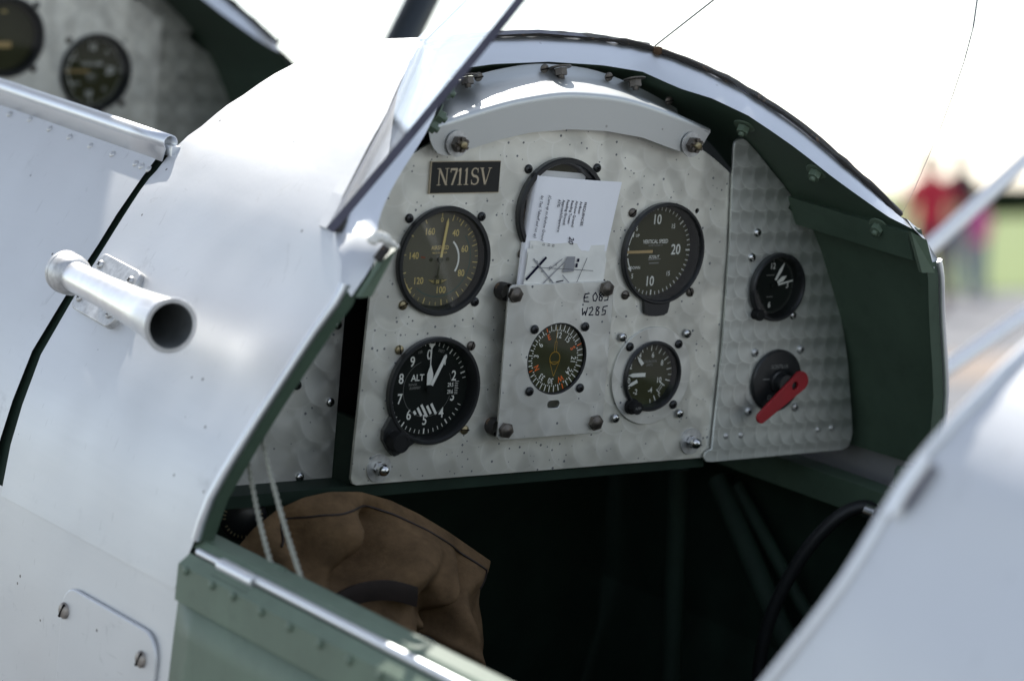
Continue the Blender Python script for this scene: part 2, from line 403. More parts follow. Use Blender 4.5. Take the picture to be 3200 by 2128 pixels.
def catmull(pl, k=3):
    pl = [Vector(p) for p in pl]; out = []
    for i in range(len(pl) - 1):
        p0 = pl[max(i - 1, 0)]; p1 = pl[i]; p2 = pl[i + 1]; p3 = pl[min(i + 2, len(pl) - 1)]
        for j in range(k):
            t = j / k
            out.append(0.5 * ((2 * p1) + (p2 - p0) * t + (2 * p0 - 5 * p1 + 4 * p2 - p3) * t * t + (3 * p1 - p0 - 3 * p2 + p3) * t ** 3))
    out.append(pl[-1]); return out
def empty(name, parent=None, mat=None):
    o = bpy.data.objects.new(name, None); COL.objects.link(o); o.empty_display_size = 0.05
    if parent: o.parent = parent
    if mat is not None: o.matrix_basis = mat
    return o
def tag(o, label=None, cat=None, group=None, kind=None):
    if label: o['label'] = label
    if cat: o['category'] = cat
    if group: o['group'] = group
    if kind: o['kind'] = kind
    return o
def dup(o, parent, mat):
    c = o.copy(); COL.objects.link(c); c.parent = parent; c.matrix_basis = mat; return c
def T(x, y, z): return Matrix.Translation((x, y, z))
def RZm(a): return Matrix.Rotation(math.radians(a), 4, 'Z')
PM = Matrix(((1, 0, 0, 0), (0, 0, -1, 0), (0, 1, 0, 0), (0, 0, 0, 1)))      # dial u,v,w -> x,z,-y
def basis(n, loc):
    """matrix with local z along n"""
    return Matrix.Translation(loc) @ Vector(n).to_track_quat('Z', 'Y').to_matrix().to_4x4()

# ------------------------------------------------------------------ ground and distance
VH = M.to_3x3() @ RZ; VH.z = 0; VH.normalize()            # heading of the view on the ground
VR = Vector((VH.y, -VH.x, 0)); CW = camo.matrix_world.translation.copy()
def gp(d, s, z=0.0):
    p = CW + VH * d + VR * s; return Vector((p.x, p.y, z))
def ground_mat(name, c0, c1, scale, rough=0.9, bmp=0.01, scale2=None):
    m, nt, b = base_mat(name); tc = N(nt, 'TexCoord').outputs['Object']
    a = noise_n(nt, scale, 8, 0.65, tc); d = noise_n(nt, scale2 or scale * 0.08, 4, 0.6, tc)
    f = mth(nt, 'ADD', mth(nt, 'MULTIPLY', a, 0.6), mth(nt, 'MULTIPLY', d, 0.4))
    L(nt, ramp(nt, f, [(0.35, c0), (0.65, c1)]), b.inputs['Base Color']); b.inputs['Roughness'].default_value = rough
    bump(nt, b, a, bmp); return m
ground_mat('tarmac', (0.10, 0.10, 0.105), (0.17, 0.17, 0.175), 14)
ground_mat('tar_patch', (0.20, 0.155, 0.12), (0.27, 0.21, 0.165), 12)
ground_mat('grass_ground', (0.085, 0.13, 0.022), (0.16, 0.20, 0.045), 5)
ground_mat('leaf_far', (0.010, 0.022, 0.008), (0.035, 0.055, 0.018), 2.5)
def sheet(name, pts, mat, z, kind='structure'):
    b_ = MB(); b_.add([(p.x, p.y, z) for p in pts], [(0, 1, 2, 3)], 0); o = b_.build(name, mat)
    tag(o, kind=kind); return o
sheet('ground', [Vector((-4000, -4000, 0)), Vector((4000, -4000, 0)), Vector((4000, 4000, 0)), Vector((-4000, 4000, 0))], 'tarmac', 0)
o = sheet('grass_field', [gp(37, -900), gp(37.5, 900), gp(2500, 2500), gp(2500, -2500)], 'grass_ground', 0.02)
o = sheet('repaired_tarmac', [gp(20, -40), gp(20.3, 60), gp(23.6, 60), gp(23.2, -40)], 'tar_patch', 0.006)

# far hedge: a long mass of leaf clumps
def leaf_mass(name, label, cat, d, s0, s1, h, depth, n, size, mat):
    b_ = MB(); rnd = random.Random(3)
    for i in range(n):
        s = rnd.uniform(s0, s1); dd = d + rnd.uniform(0, depth)
        top = h * (0.75 + 0.25 * noise.noise(Vector((s * 0.12, 3.1, 0)))) * (0.9 + 0.2 * rnd.random())
        p = gp(dd, s, top * (1 - rnd.random() ** 2.0)); r = size * rnd.uniform(0.5, 1.3)
        a = Vector((rnd.gauss(0, 1), rnd.gauss(0, 1), rnd.gauss(0, 1))).normalized()
        c = a.orthogonal().normalized(); e = a.cross(c)
        b_.add([p + c * r, p + e * r * 0.7, p - c * r, p - e * r * 0.7], [(0, 1, 2, 3)], 0)
    o = b_.build(name, mat); tag(o, label, cat, kind='stuff'); return o
leaf_mass('hedge', 'long dark green hedge at the far side of the grass', 'hedge', 136, 20.5, 40, 1.75, 2.5, 9000, 0.22, 'leaf_far')
if 0: leaf_mass('hedge', 'low dark green hedge far behind the aeroplane nose', 'hedge', 150, -45, 16, 1.0, 2.5, 7000, 0.2, 'leaf_far')

# ------------------------------------------------------------------ the aeroplane
plane = empty('biplane', None, M)
tag(plane, 'silver open cockpit biplane with green cockpit interior and engine turned instrument panel', 'biplane')

# curves of the deck round the rear cockpit (starboard half, measured)
DECK = [  # aft edge x, y, z   |  front edge x, z (y = 0.2)
 ((0, .048, .159), (0, .138)), ((.04, .048, .158), (.04, .1365)), ((.075, .046, .155), (.07, .131)), ((.105, .040, .150), (.093, .125)),
 ((.131, .012, .140), (.113, .117)), ((.150, -.008, .130), (.130, .109)), ((.1645, -.022, .120), (.143, .1015)), ((.1785, -.036, .110), (.156, .093)),
 ((.1915, -.046, .100), (.170, .085)), ((.203, -.054, .090), (.181, .077)), ((.214, -.062, .080), (.191, .069)), ((.225, -.070, .070), (.202, .062)),
 ((.236, -.078, .060), (.210, .055)), ((.2450, -.086, .050), (.219, .046)), ((.2535, -.092, .040), (.227, .036)), ((.2578, -.104, .033), (.233, .030)),
 ((.2625, -.118, .024), (.240, .021)), ((.2675, -.1265, .012), (.2468, .011)), ((.2725, -.126, 0), (.254, 0)), ((.2825, -.119, -.02), (.2668, -.02)),
 ((.292, -.113, -.04), (.2797, -.04)), ((.3065, -.105, -.07), (.2975, -.07)), ((.320, -.097, -.10), (.315, -.10)), ((.333, -.085, -.137), (.328, -.137)),
 ((.338, -.078, -.167), (.336, -.167)), ((.342, -.062, -.205), (.342, -.205))]
EDGE = [(0, .028, .141), (.05, .027, .139), (.0875, .026, .1345), (.1065, .004, .125), (.123, -.016, .12), (.1425, -.036, .11), (.1565, -.048, .10),
        (.1705, -.058, .09), (.184, -.066, .08), (.1965, -.074, .07), (.2095, -.084, .06), (.222, -.096, .05), (.230, -.106, .043), (.236, -.128, .037)]
SIDE_EDGE = [Vector(d[0]) for d in DECK[16:25]]
def inner_x(z):
    P = [(-.25, .331), (-.16, .326), (-.137, .320), (-.1, .307), (-.07, .294), (-.04, .279), (0, .258), (.04, .229)]
    if z > .04: return math.sqrt(max(.306 ** 2 - (z + .166) ** 2, 0))
    for (z0, x0), (z1, x1) in zip(P[:-1], P[1:]):
        if z <= z1: return lerp(x0, x1, (z - z0) / (z1 - z0))
    return .23
def mir(p, s): return Vector((p[0] * s, p[1], p[2]))
def both(half):
    """mirror a half curve that starts on the centre line into port -> starboard order"""
    return [mir(p, -1) for p in half[::-1]] + [Vector(p) for p in half[1:]]

def make_deck(dy, dz, front_y, label=None):
    """deck shell round the front of one cockpit: deck, flange, inner skin, edge flanges, beads"""
    off = Vector((0, dy, dz))
    aft = [Vector(d[0]) for d in DECK]; fr = [Vector((d[1][0], front_y, d[1][1])) for d in DECK]
    A = both(aft); Fc = both(fr)
    b_ = MB(); rows = []
    for k in range(13):
        t = k / 12.0
        rows.append([a.lerp(f_, t) + off for a, f_ in zip(A, Fc)])
    b_.grid(rows, 0, True)
    dk = b_.build('fuselage_deck', 'aluminium_skin', plane)
    
    # flange strip carrying the windshield
    e = both(EDGE); B = both([Vector(d[0]) for d in DECK[:15]])
    E2 = resample(e, 61); B2 = resample(B, 61)
    b_ = MB(); b_.grid([[p + off for p in E2], [p.lerp(q, .5) + off + Vector((0, -.0012, .0012)) for p, q in zip(E2, B2)], [p + off for p in B2]], 0, True)
    b_.build('windshield_flange', 'aluminium_trim', plane)
    # green inner skin
    half_e = [Vector(p) for p in EDGE] + [Vector((p.x - .006, p.y + .001, p.z)) for p in SIDE_EDGE[1:]]
    IE = both(half_e)
    b_ = MB(); rows = []
    for k in range(6):
        t = k / 5.0; row = []
        for p in IE:
            s = -1 if p.x < 0 else 1
            zz = p.z - (0.006 if p.z > .05 else 0)
            q = Vector((s * (inner_x(zz) - .004), .055, zz))
            if abs(p.x) < .09: q = Vector((p.x, .055, p.z - .012))
            row.append(p.lerp(q, t) + off)
        rows.append(row)
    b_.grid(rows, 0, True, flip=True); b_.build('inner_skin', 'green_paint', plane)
    for s in (-1, 1):
        b_ = MB(); o1 = [mir(p, s) + off + Vector((0, -.0015, 0)) for p in SIDE_EDGE[1:]]
        i1 = [mir((p.x - .014, p.y - .001, p.z - .002), s) + off for p in SIDE_EDGE[1:]]
        b_.grid([o1, [p + Vector((0, .0012, 0)) for p in o1]][:1] + [i1], 0, True, flip=(s > 0)); b_.build('edge_flange', 'green_paint', plane)
        b_ = MB(); b_.tube([mir((p.x - .001, p.y, p.z), s) + off for p in catmull(SIDE_EDGE[1:], 2)], .0034, 8); b_.build('rolled_rim', 'aluminium_trim', plane)
    return off

OFF_R = make_deck(0, 0, 0.2)

# nuts and screws (shared meshes)
def screw_mesh(kind):
    b_ = MB(); r = 3.5
    if kind in ('black', 'steel', 'grey'):
        b_.lathe([(r, 0), (r, .6), (r * .86, 1.5), (r * .5, 2.1), (.01, 2.3)], 16, 0, True)
        for a in (0, 90):
            b_.box((-r * .5, -.45, 1.5), (r * .5, .45, 2.32), 1, RZm(a))
    else:
        b_.lathe([(r, 0), (r, 1.0), (r * .8, 1.7), (.01, 2.0)], 16, 0, True)
        b_.box((-r * .98, -.45, 1.2), (r * .98, .45, 2.06), 1)
    return b_
SCR = {}
def screw(parent, mat, kind='black', rot=None, name='screw'):
    m_ = mat @ RZm(random.uniform(0, 180) if rot is None else rot)
    if kind not in SCR:
        mm = {'black': 'black_paint', 'steel': 'steel', 'slot': 'brass', 'rusty': 'screw_rusty', 'grey': 'grey_cast', 'darkslot': 'dark_steel'}[kind]
        SCR[kind] = screw_mesh(kind).build(name, [mm, 'slot_dark'], parent, m_, .001)
        return SCR[kind]
    o = dup(SCR[kind], parent, m_); o.name = name; return o
def hexpoly(r): return [(r * math.cos(math.pi / 3 * k), r * math.sin(math.pi / 3 * k)) for k in range(6)]
HW = {}
def hardware(parent, mat, kind, name=None):
    nm = name or {'hex': 'hex_bolt', 'cap': 'acorn_nut', 'castle': 'nut', 'green': 'nut', 'rivet': 'rivet', 'grivet': 'rivet', 'dot': 'rivet'}[kind]
    if kind not in HW:
        b_ = MB(); mats = ['steel']
        if kind == 'hex':
            b_.prism(hexpoly(6.0), 0, 3.2); b_.lathe([(5.0, 3.2), (4.6, 3.6), (2.4, 3.6), (2.2, 3.9), (.01, 3.9)], 18, 0, True); mats = ['dark_steel']
        if kind == 'cap':
            b_.lathe([(10.5, 0), (10.5, 1.2), (5.0, 1.25)], 28, 1); b_.prism(hexpoly(5.2), 1.2, 5)
            b_.lathe([(4.6, 5), (4.6, 7), (4.0, 9), (2.4, 10.6), (.01, 11.2)], 16, 0, True); mats = ['steel', 'grey_cast']
        if kind == 'castle':
            b_.lathe([(9.5, 0), (9.5, 1.2), (5.5, 1.25)], 28, 1); b_.prism(hexpoly(6.2), 1.2, 6)
            for k in range(6):
                a = math.radians(60 * k + 30)
                b_.box((-1.3, -1.1, 6), (1.3, 1.1, 8), 0, Matrix.Translation((4.2 * math.cos(a), 4.2 * math.sin(a), 0)) @ Matrix.Rotation(a, 4, 'Z'))
            b_.lathe([(2.9, 6), (2.9, 9.5), (2.2, 10), (.01, 10)], 14, 2, True); mats = ['dark_steel', 'grey_cast', 'brass']
        if kind in ('green', 'castle2'):
            b_.lathe([(8.5, 0), (8.5, .8), (8, 1.1), (4.5, 1.1)], 24, 0); b_.prism(hexpoly(5.0), 1.4, 6.5); b_.lathe([(2.4, 6.5), (2.4, 9), (.01, 9.2)], 12, 0, True)
            mats = ['green_door'] if kind == 'green' else ['dark_steel']
        if kind in ('rivet', 'grivet', 'dot'):
            r = 2.6; b_.lathe([(r, 0), (r * .92, .5), (r * .65, 1.05), (.01, 1.35)], 12, 0, True)
            mats = [{'rivet': 'aluminium_trim', 'grivet': 'green_door', 'dot': 'grey_cast'}[kind]]
        HW[kind] = b_.build(nm, mats, parent, mat, .001); return HW[kind]
    o = dup(HW[kind], parent, mat); o.name = nm; return o
def nparent(part, matA):
    """placement given in A frame -> local of a part"""
    return part.matrix_basis.inverted() @ matA

def by(n): return [o for o in plane.children if o.name.split('.')[0] == n]
deck_r = by('fuselage_deck')[-1]; inner_r = by('inner_skin')[-1]; flange_r = by('windshield_flange')[-1]

# bolts on the green inner skin along the flange, and bolt ends at the centre
for (px, py) in ((1535, 222), (1718, 280), (1885, 386), (2030, 514)):
    best = None
    for k in range(61):
        Y = lerp(.06, -.14, k / 60); p = aty(px, py, Y)
        e_ = min(EDGE, key=lambda q: abs(q[2] - p.z))
        x_in = lerp(e_[0], inner_x(p.z), max(0, min(1, (Y - e_[1]) / (.13 - e_[1]))))
        if best is None or abs(p.x - x_in) < best[0]: best = (abs(p.x - x_in), p)
    p = best[1]; nrm_ = Vector((-p.x, -.06, -(p.z + .166))).normalized()
    hardware(inner_r, basis(nrm_, p + nrm_ * .0035), 'green')
for (px, py) in ((1022, 205), (1003, 262), (985, 285)):
    p = aty(px, py, -.02); hardware(inner_r, basis((.8, -.4, -.5), p), 'green')

# side stiffener on the starboard inner skin
b_ = MB()
pa = [aty(1822, 452, -.004), aty(1835, 515, -.004)]; pb = [Vector((.2335, -.124, .034)), Vector((.2435, -.124, .012))]
for (t0, b0), nm in (((pa[0], pb[0]), 0),):
    A0, A1, B0, B1 = pa[0] + Vector((-.004, .01, 0)), pa[1] + Vector((-.002, .01, 0)), pb[0], pb[1]
    ox = Vector((.03, 0, .004)); rows = [[A0 + ox, A0, A1, A1 + ox], [B0 + ox * .5, B0, B1, B1 + ox * .5]]
    b_.grid([[r[0].lerp(r[0], 0), *r[1:]] for r in rows], 0, False)
    b_.add(rows[1], [(0, 1, 2, 3)], 0); b_.add(rows[0], [(3, 2, 1, 0)], 0)
b_.build('stiffener', 'green_paint', plane)

# chipped corner cap where deck edge and windshield meet
for s in (-1, 1):
    b_ = MB()
    rows = [[Vector((.2345, -.129, .0385)), Vector((.246, -.110, .0415)), Vector((.2540, -.0925, .0405))], [Vector((.2450, -.1310, .030)), Vector((.256, -.116, .033)), Vector((.2585, -.1035, .0335))],
            [Vector((.2530, -.1315, .018)), Vector((.2595, -.124, .021)), Vector((.2632, -.117, .0245))], [Vector((.2610, -.1285, .004)), Vector((.2640, -.1275, .008)), Vector((.2682, -.1262, .0115))]]
    b_.grid([[mir(p, s) for p in r] for r in rows], 0, True, flip=(s > 0)); b_.build('corner_plate', 'aluminium_skin', plane)
    b_ = MB(); pts = [Vector((.2310, -.128, .036)), Vector((.2440, -.1325, .030)), Vector((.2590, -.1295, .004)), Vector((.2480, -.127, .004))]
    rows = [[mir(p, s) for p in pts], [mir(p + Vector((-.001, -.0045, 0)), s) for p in pts]]
    b_.grid(rows, 0, False, True); b_.add(rows[1], [(0, 1, 2, 3)], 0)
    b_.build('corner_cap', 'green_door', plane)
# dried sealant lump on the port corner and dark slot beside it
b_ = MB(); rnd = random.Random(5)
for px, py, r in ((858, 552, .0036), (866, 546, .0042), (876, 545, .0036), (886, 550, .0038), (894, 556, .003), (903, 562, .0026), (914, 568, .0018)):
    p = aty(px, py, -.134); rows = []
    for i in range(6):
        th = math.pi * i / 5
        rows.append([p + Vector((math.sin(th) * math.cos(2 * math.pi * k / 8), math.sin(th) * math.sin(2 * math.pi * k / 8), math.cos(th))) * r * rnd.uniform(.75, 1.2) for k in range(8)])
    b_.grid(rows, 0, True, True)
b_.build('sealant', 'map_paper', plane)
b_ = MB(); b_.tube([aty(868, 598, -.139), aty(890, 570, -.139)], .0032, 8); b_.build('rubber_plug', 'rubber', plane)

# ------------------------------------------------------------------ windshield: three acrylic panes, seams, sealing strip
def make_windshield(off, full=True):
    ws = empty('windshield', plane, Matrix.Translation(off))
    S = Vector((.106, .038, .152)); U = Vector((.003, -.063, .043)).normalized()
    V = Vector((.2555, -.093, .040))
    Bc = [Vector(d[0]) + Vector((0, 0, .0015)) for d in DECK[:15]]
    def slab(poly, nrm_, th, name, clear=()):
        b2 = MB(); n = len(poly); nrm_ = nrm_.normalized() * th
        a = poly; c = [p + nrm_ for p in poly]
        b2.add(a + c, [list(range(n)), list(range(n, 2 * n))[::-1]], 0)
        for i in range(n): b2.add([a[i], c[i], c[(i + 1) % n], a[(i + 1) % n]], [(0, 1, 2, 3)], 0 if (i % n) in clear else 1)
        return b2.build(name, ['acrylic', 'pane_edge'], ws)
    # centre pane (flat, raked aft)
    up = U * .30
    base = [Vector((x, .042 - 0.0, z)) for x, z in ((-.106, .152), (-.06, .1575), (0, .1605), (.06, .1575), (.106, .152))]
    cn = Vector((0, U.z, -U.y))
    slab(base + [Vector((.110, 0, 0)) + Vector((0, base[0].y, base[0].z)) + up, Vector((-.110, 0, 0)) + Vector((0, base[0].y, base[0].z)) + up], cn, .003, 'pane', (4, 6))
    # side panes: plane through the seam and the low corner, free edge curved
    for s in (-1, 1):
        nrm_ = U.cross(V - S).normalized()
        curve = []
        for (px, py) in ((2078, 497), (2103, 440), (2130, 378), (2160, 308), (2190, 228), (2218, 145), (2238, 70), (2248, 0), (2248, -70), (2235, -150), (2205, -240), (2150, -330)):
            d = ray(px, py); k = (S - CA).dot(nrm_) / d.dot(nrm_); curve.append(CA + d * k)
        curve[0] = V.copy()
        bas = [p - nrm_ * ((p - S).dot(nrm_)) for p in Bc[4:14]]
        top = S + U * .30
        poly = [S] + bas + curve + [top]
        poly = [mir(p, s) for p in poly]; n2 = mir(nrm_, s)
        if n2.dot(Vector((s, .2, .3))) < 0: n2 = -n2
        if s < 0: poly = poly[::-1]
        slab(poly, n2, .0058, 'pane', (len(poly) - 1, len(poly) - 2, 0))
        # seam strip of clear cement
        b2 = MB(); b2.tube([mir(S, s) + Vector((0, -.001, .001)), mir(S + U * .30, s) + Vector((0, -.001, .001))], .0007, 6); b2.build('seam', 'seam_cement', ws)
    # sealing rubber along the base
    b2 = MB(); c = both([Vector(d[0]) for d in DECK[:15]]); c = resample(catmull(c, 2), 80)
    r = [.0024 + .0011 * noise.noise(Vector((i * .7, 0, 0))) for i in range(80)]
    b2.tube([p + Vector((0, -.003, .001)) for p in c], r, 8)
    b2.build('sealing_strip', 'rubber', ws)
    # outer clamp strip on the deck in front of the panes
    for s in (-1, 1):
        b2 = MB(); bb = [Vector(d[0]) for d in DECK[3:15]]; ff = [Vector((d[1][0], .2, d[1][1])) for d in DECK[3:15]]
        r0 = []; r1 = []
        for i, (p, q) in enumerate(zip(bb, ff)):
            w = (.055 if i > 0 else .02); nn = Vector((p.x, 0, p.z + .166)).normalized() * .0022
            r0.append(mir(p.lerp(q, .018) + nn, s)); r1.append(mir(p.lerp(q, .018 + w) + nn, s))
        low = [mir(Vector(mir(p, s)) - Vector((p.x, 0, p.z + .166)).normalized() * .003, s) for p in r1]
        b2.grid([r0, r1, [p - Vector((p.x, 0, p.z + .166)).normalized() * .003 for p in r1]], 0, False, flip=(s > 0))
        b2.build('clamp_strip', 'aluminium_skin', ws)
    return ws
ws_r = make_windshield(Vector((0, 0, 0)))
# rust stained sealant knob at the seam
b_ = MB(); b_.lathe([(.001, -.004), (.0042, -.002), (.0036, .001), (.003, .0025), (.0005, .003)], 7, 0, True, (.1068, .034, .150)); b_.build('sealant_knob', 'rust', ws_r)

# ------------------------------------------------------------------ instrument panels and hood
def panel_frame(y0, dz=0.0, x=0.0): return Matrix.Translation((x, y0, dz)) @ PM
def arc_top(x, r, zc): return zc + math.sqrt(max(r * r - x * x, 0))
main_out = [(-.166, -.157), (-.1645, -.1605), (-.161, -.162), (.172, -.164), (.172, .062)]
for k in range(25):
    x = lerp(.170, -.152, k / 24); main_out.append((x, min(.118, arc_top(x, .276, -.164))))
main_out += [(-.158, .045)]
G = {'as': (-.1012, 0), 'vs': (.1004, 0), 'al': (-.1015, -.0955), 'ac': (.1003, -.0952), 'dg': (.0003, .0343)}
holes = [circ(*G['as'], .0385), circ(*G['vs'], .0375), circ(*G['al'], .0385), circ(*G['ac'], .0262), circ(*G['dg'], .0385), circ(.1319, .0315, .0022, 14)]
def make_main(y0, dz, screws=True):
    p = plate('instrument_panel', main_out, holes, .0026, 'panel_metal', plane, panel_frame(y0 + .0026, dz))
    return p
panel = make_main(0, 0); panel['label'] = 'engine turned aluminium centre panel with dark corrosion specks'
for (px, py) in ((878, 1080), (1597, 1018)):
    p = aty(px, py, -.004); hardware(panel, T(p.x, p.z, .0026), 'cap')

side_out = [(159.7, 79.1), (160.4, 84.5), (163.0, 86.7), (168, 87.2), (171.9, 85.4), (184, 76), (196.3, 65.2), (210, 53.5), (223.9, 41.0), (220.5, 32.4), (237.8, 20.0), (252.1, 14.5), (263, -4), (273.3, -24.4), (284.5, -49), (293.9, -74.7), (300.5, -96), (305.4, -118.1), (310, -138), (313.0, -153), (312, -160), (309.5, -164.3), (304.0, -166.6), (167.7, -167.1), (162, -166.4), (159.4, -163.7), (160.1, -160), (163, -158.2), (166.5, -157.3), (167.6, -75.8), (165.1, 6.4)]
side_out = [(a / 1000, b2 / 1000) for a, b2 in side_out]
CLK = (.2155, -.0295); MAG = (.2245, -.1050)
side = plate('side_panel', side_out, [circ(*CLK, .0255), circ(*MAG, .022)], .0022, 'side_metal', plane, panel_frame(-.0012), .0003)
side['label'] = 'fish scale engine turned side panel at starboard'
for (u, v), k in zip([(191.4, 13.8), (188.1, -5.6), (236.1, -53.2), (200.6, -81.6), (247.9, -81.1), (199.8, -128.6), (248.0, -128.0)], ['steel'] * 3 + ['grey'] * 4):
    o_ = screw(side, T(u / 1000, v / 1000, .0022), k)
for (u, v) in ((179.5, -147.3), (194.6, -147.6), (275.5, -148.2), (289.8, -147.7)): hardware(side, T(u / 1000, v / 1000, .0022), 'dot')

sub = plate('port_panel', [(-.300, -.166), (-.1632, -.166), (-.1612, .03), (-.235, .03)], [], .002, 'plate_metal', plane, panel_frame(.032), .0003)
for (u, v), k in (((-167.5, -50.3), 'steel'), ((-198.1, -93.0), 'black'), ((-169.1, -107.1), 'steel'), ((-190.6, -161.1), 'steel')):
    screw(sub, T(u / 1000, v / 1000, .002), k)
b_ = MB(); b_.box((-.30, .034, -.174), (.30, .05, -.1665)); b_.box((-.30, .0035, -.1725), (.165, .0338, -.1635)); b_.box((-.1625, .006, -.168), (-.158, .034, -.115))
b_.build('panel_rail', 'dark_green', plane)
b_ = MB(); bk = [(-.28, .062, -.175), (.28, .062, -.175), (.26, .062, -.03), (.19, .062, .06), (.10, .062, .105), (0, .062, .12), (-.10, .062, .105), (-.19, .062, .06), (-.26, .062, -.03)]
b_.add(bk, [list(range(9))], 0); b_.build('light_stop', 'black_matte', plane)  # added black sheet that closes the void behind the panels to light leaks

# hood above the panel
Zf = 110.5
def z5(x, y): return (921 + x * .3281, 110.5 + y * .3281)
low = [z5(*q) for q in ((205, 600), (215, 660), (240, 712), (270, 745), (330, 762), (480, 715), (700, 645), (920, 595), (1200, 572), (1450, 585), (1700, 630), (1900, 705), (2010, 742), (2090, 742), (2120, 690), (2178, 592))]
fold = [z5(*q) for q in ((200, 560), (420, 480), (700, 395), (900, 350), (1150, 315), (1400, 325), (1600, 355), (1800, 415), (2000, 490), (2180, 570))]
YH = -.0115
lowp = resample([aty(x, y, YH) for x, y in low], 49); foldp = resample(catmull([aty(x, y, YH) for x, y in fold], 3), 49)
shelf = []; stripp = []
for p in foldp:
    f_ = max(0.0, 1 - abs(p.x / .150) ** 2.2)
    shelf.append(Vector((p.x * .96, .021, p.z + .0045 + .0035 * f_))); stripp.append(Vector((p.x * .985, .0285, p.z + .0075 + .0085 * f_)))
rows = [lowp]
for k in range(1, 6): rows.append([a.lerp(c, k / 6) for a, c in zip(lowp, foldp)])
rows.append([p + Vector((0, 0, -.0022)) for p in foldp]); rows.append([p + Vector((0, .0008, -.0006)) for p in foldp]); rows.append([p + Vector((0, .0026, .0004)) for p in foldp])
for k in (1, 2, 3, 4): rows.append([(p + Vector((0, .0026, .0004))).lerp(q, k / 5) for p, q in zip(foldp, shelf)])
rows.append([p + Vector((0, -.001, 0)) for p in shelf]); rows.append([p.lerp(q, .3) + Vector((0, .001, 0)) for p, q in zip(shelf, stripp)])
rows.append(stripp)
b_ = MB(); b_.grid(rows, 0, True)
hood = b_.build('panel_hood', 'hood_metal', plane); md = hood.modifiers.new('t', 'SOLIDIFY'); md.thickness = .0012; md.offset = -1; hood.modifiers.new('e', 'EDGE_SPLIT').split_angle = math.radians(50)
hood['label'] = 'curved plain aluminium hood over the instrument panel'
for s, (px, py) in ((-1, (1052, 331)), (1, (1592, 333))):
    p = aty(px, py, YH - .001); hardware(hood, basis((0, -1, 0), p), 'castle')
for (px, py) in ((1100, 177), (1252, 158), (1400, 177), (1538, 232)):
    p = aty(px, py, .0245); screw(hood, basis((0, -1, -.1), p + Vector((0, -.0005, 0))), 'darkslot', 10)
for (px, py) in ((1075, 180), (1290, 160), (1461, 187)):
    p = aty(px, py - 6, .020); hardware(flange_r, basis((0, -.35, -1), p), 'castle2', 'nut')

# ------------------------------------------------------------------ instruments
def inst(name, u, v, R, y0=0.0, dz=0.0, top=4.0, depth=6.0, ring=3.2, face='dial_black', glass=True, dialR=None, bez='black_paint'):
    """bezel (the part itself) + dial + glass; local units: dial frame in metres, meshes in mm"""
    b_ = MB(); Rd = dialR or R - ring - 1.6
    b_.lathe([(R - 1, -depth - 12), (R - .6, 0), (R, .2), (R, top - 1), (R - .8, top), (R - ring, top), (R - ring - .6, top - .9), (Rd, -depth), (Rd - .5, -depth)], 56, 0, False)
    for i in range(len(b_.s)): b_.s[i] = True
    o = b_.build(name, [bez], plane, Matrix.Translation((u, y0, v + dz)) @ PM, .001)
    es = o.modifiers.new('e', 'EDGE_SPLIT'); es.split_angle = math.radians(35)
    d = MB(); d.lathe([(.01, -depth), (Rd + .3, -depth)], 56, 0); d.build('dial', face, o, None, .001)
    if glass:
        g = MB(); g.lathe([(.01, top - 2.2), (R - ring - .1, top - 2.2)], 40, 0); g.build('glass', 'dial_glass', o, None, .001)
    return o, -depth
def marks(o, b_, mats, name='dial_markings'): return b_.build(name, mats, o, None, .001)
def corner_screws(o, h, kinds, w=0.0):
    for (sx, sy), k in zip(((-1, 1), (1, 1), (1, -1), (-1, -1)), kinds):
        if k: screw(o, T(sx * h, sy * h, w), k)

H3 = .03145; H2 = .0238
# --- airspeed
o, w = inst('airspeed_indicator', *G['as'], 40.2, top=4.5, depth=4.0, ring=3.4, face='dial_olive_reflection', dialR=34.6)
o['label'] = 'round airspeed dial with olive grey reflection painted on its face and cream numerals'
corner_screws(o, H3, ('black', 'black', 'black', 'slot'))
z = w + .15; c = MB()
for s, a in (('0', 0), ('40', 34), ('60', 72), ('80', 118), ('100', 172), ('120', 228), ('140', 278), ('160', 334)):
    r = 29.0 if s == '0' else 22.8
    c.text(s, 4.8 if s != '0' else 3.6, r * math.sin(math.radians(a)), r * math.cos(math.radians(a)), z, 0, 0, .86)
for a in (0, 18, 34, 54, 72, 95, 118, 145, 172, 200, 228, 253, 278, 306, 334): c.tick(29.5 if a else 31.5, 34, a, .75, z)
for a in (24, 29, 41, 48, 60, 66, 80, 87, 102, 110, 127, 136, 154, 163, 181, 190, 209, 218, 236, 245, 262, 270): c.tick(31.2, 33.6, a, .4, z)
c.arc(32.0, 34.3, 224, 277, z + .02); c.text('AIRSPEED', 2.9, 0, 8.6, z, 0, 0, .85); c.text('MILES PER HOUR', 1.3, 0, 4.9, z, 0, 0, .9)
c.arc(26.8, 27.5, 52, 222, z, 1); c.arc(16.3, 17.7, 41, 122, z, 2); c.tick(12.5, 16.2, 278, 1.1, z, 3); c.tick(33, 34.4, 279, 1.3, z + .05, 3)
c.add([(-9, -14.5, z), (9, -14.5, z), (6.5, -16.6, z), (2.5, -18.3, z), (-2.5, -18.3, z), (-6.5, -16.6, z)], [(5, 4, 3, 2, 1, 0)], 4)
for k in range(5): c.tick(0, 3.0, 90, .28, z + .03, 0, (-1.6, -15.2 - .55 * k))
for sx in (-1, 1):
    for k in range(4): c.line([(sx * 3.2, -15.2 - .6 * k), (sx * (8.3 - k * 1.1), -14.9 - .5 * k)], .22, z + .03, 0)
marks(o, c, ['mark_cream', 'mark_teal', 'mark_white', 'mark_red', 'dial_brown'])
nd = MB(); a = math.radians(8); R_ = RZm(-8)
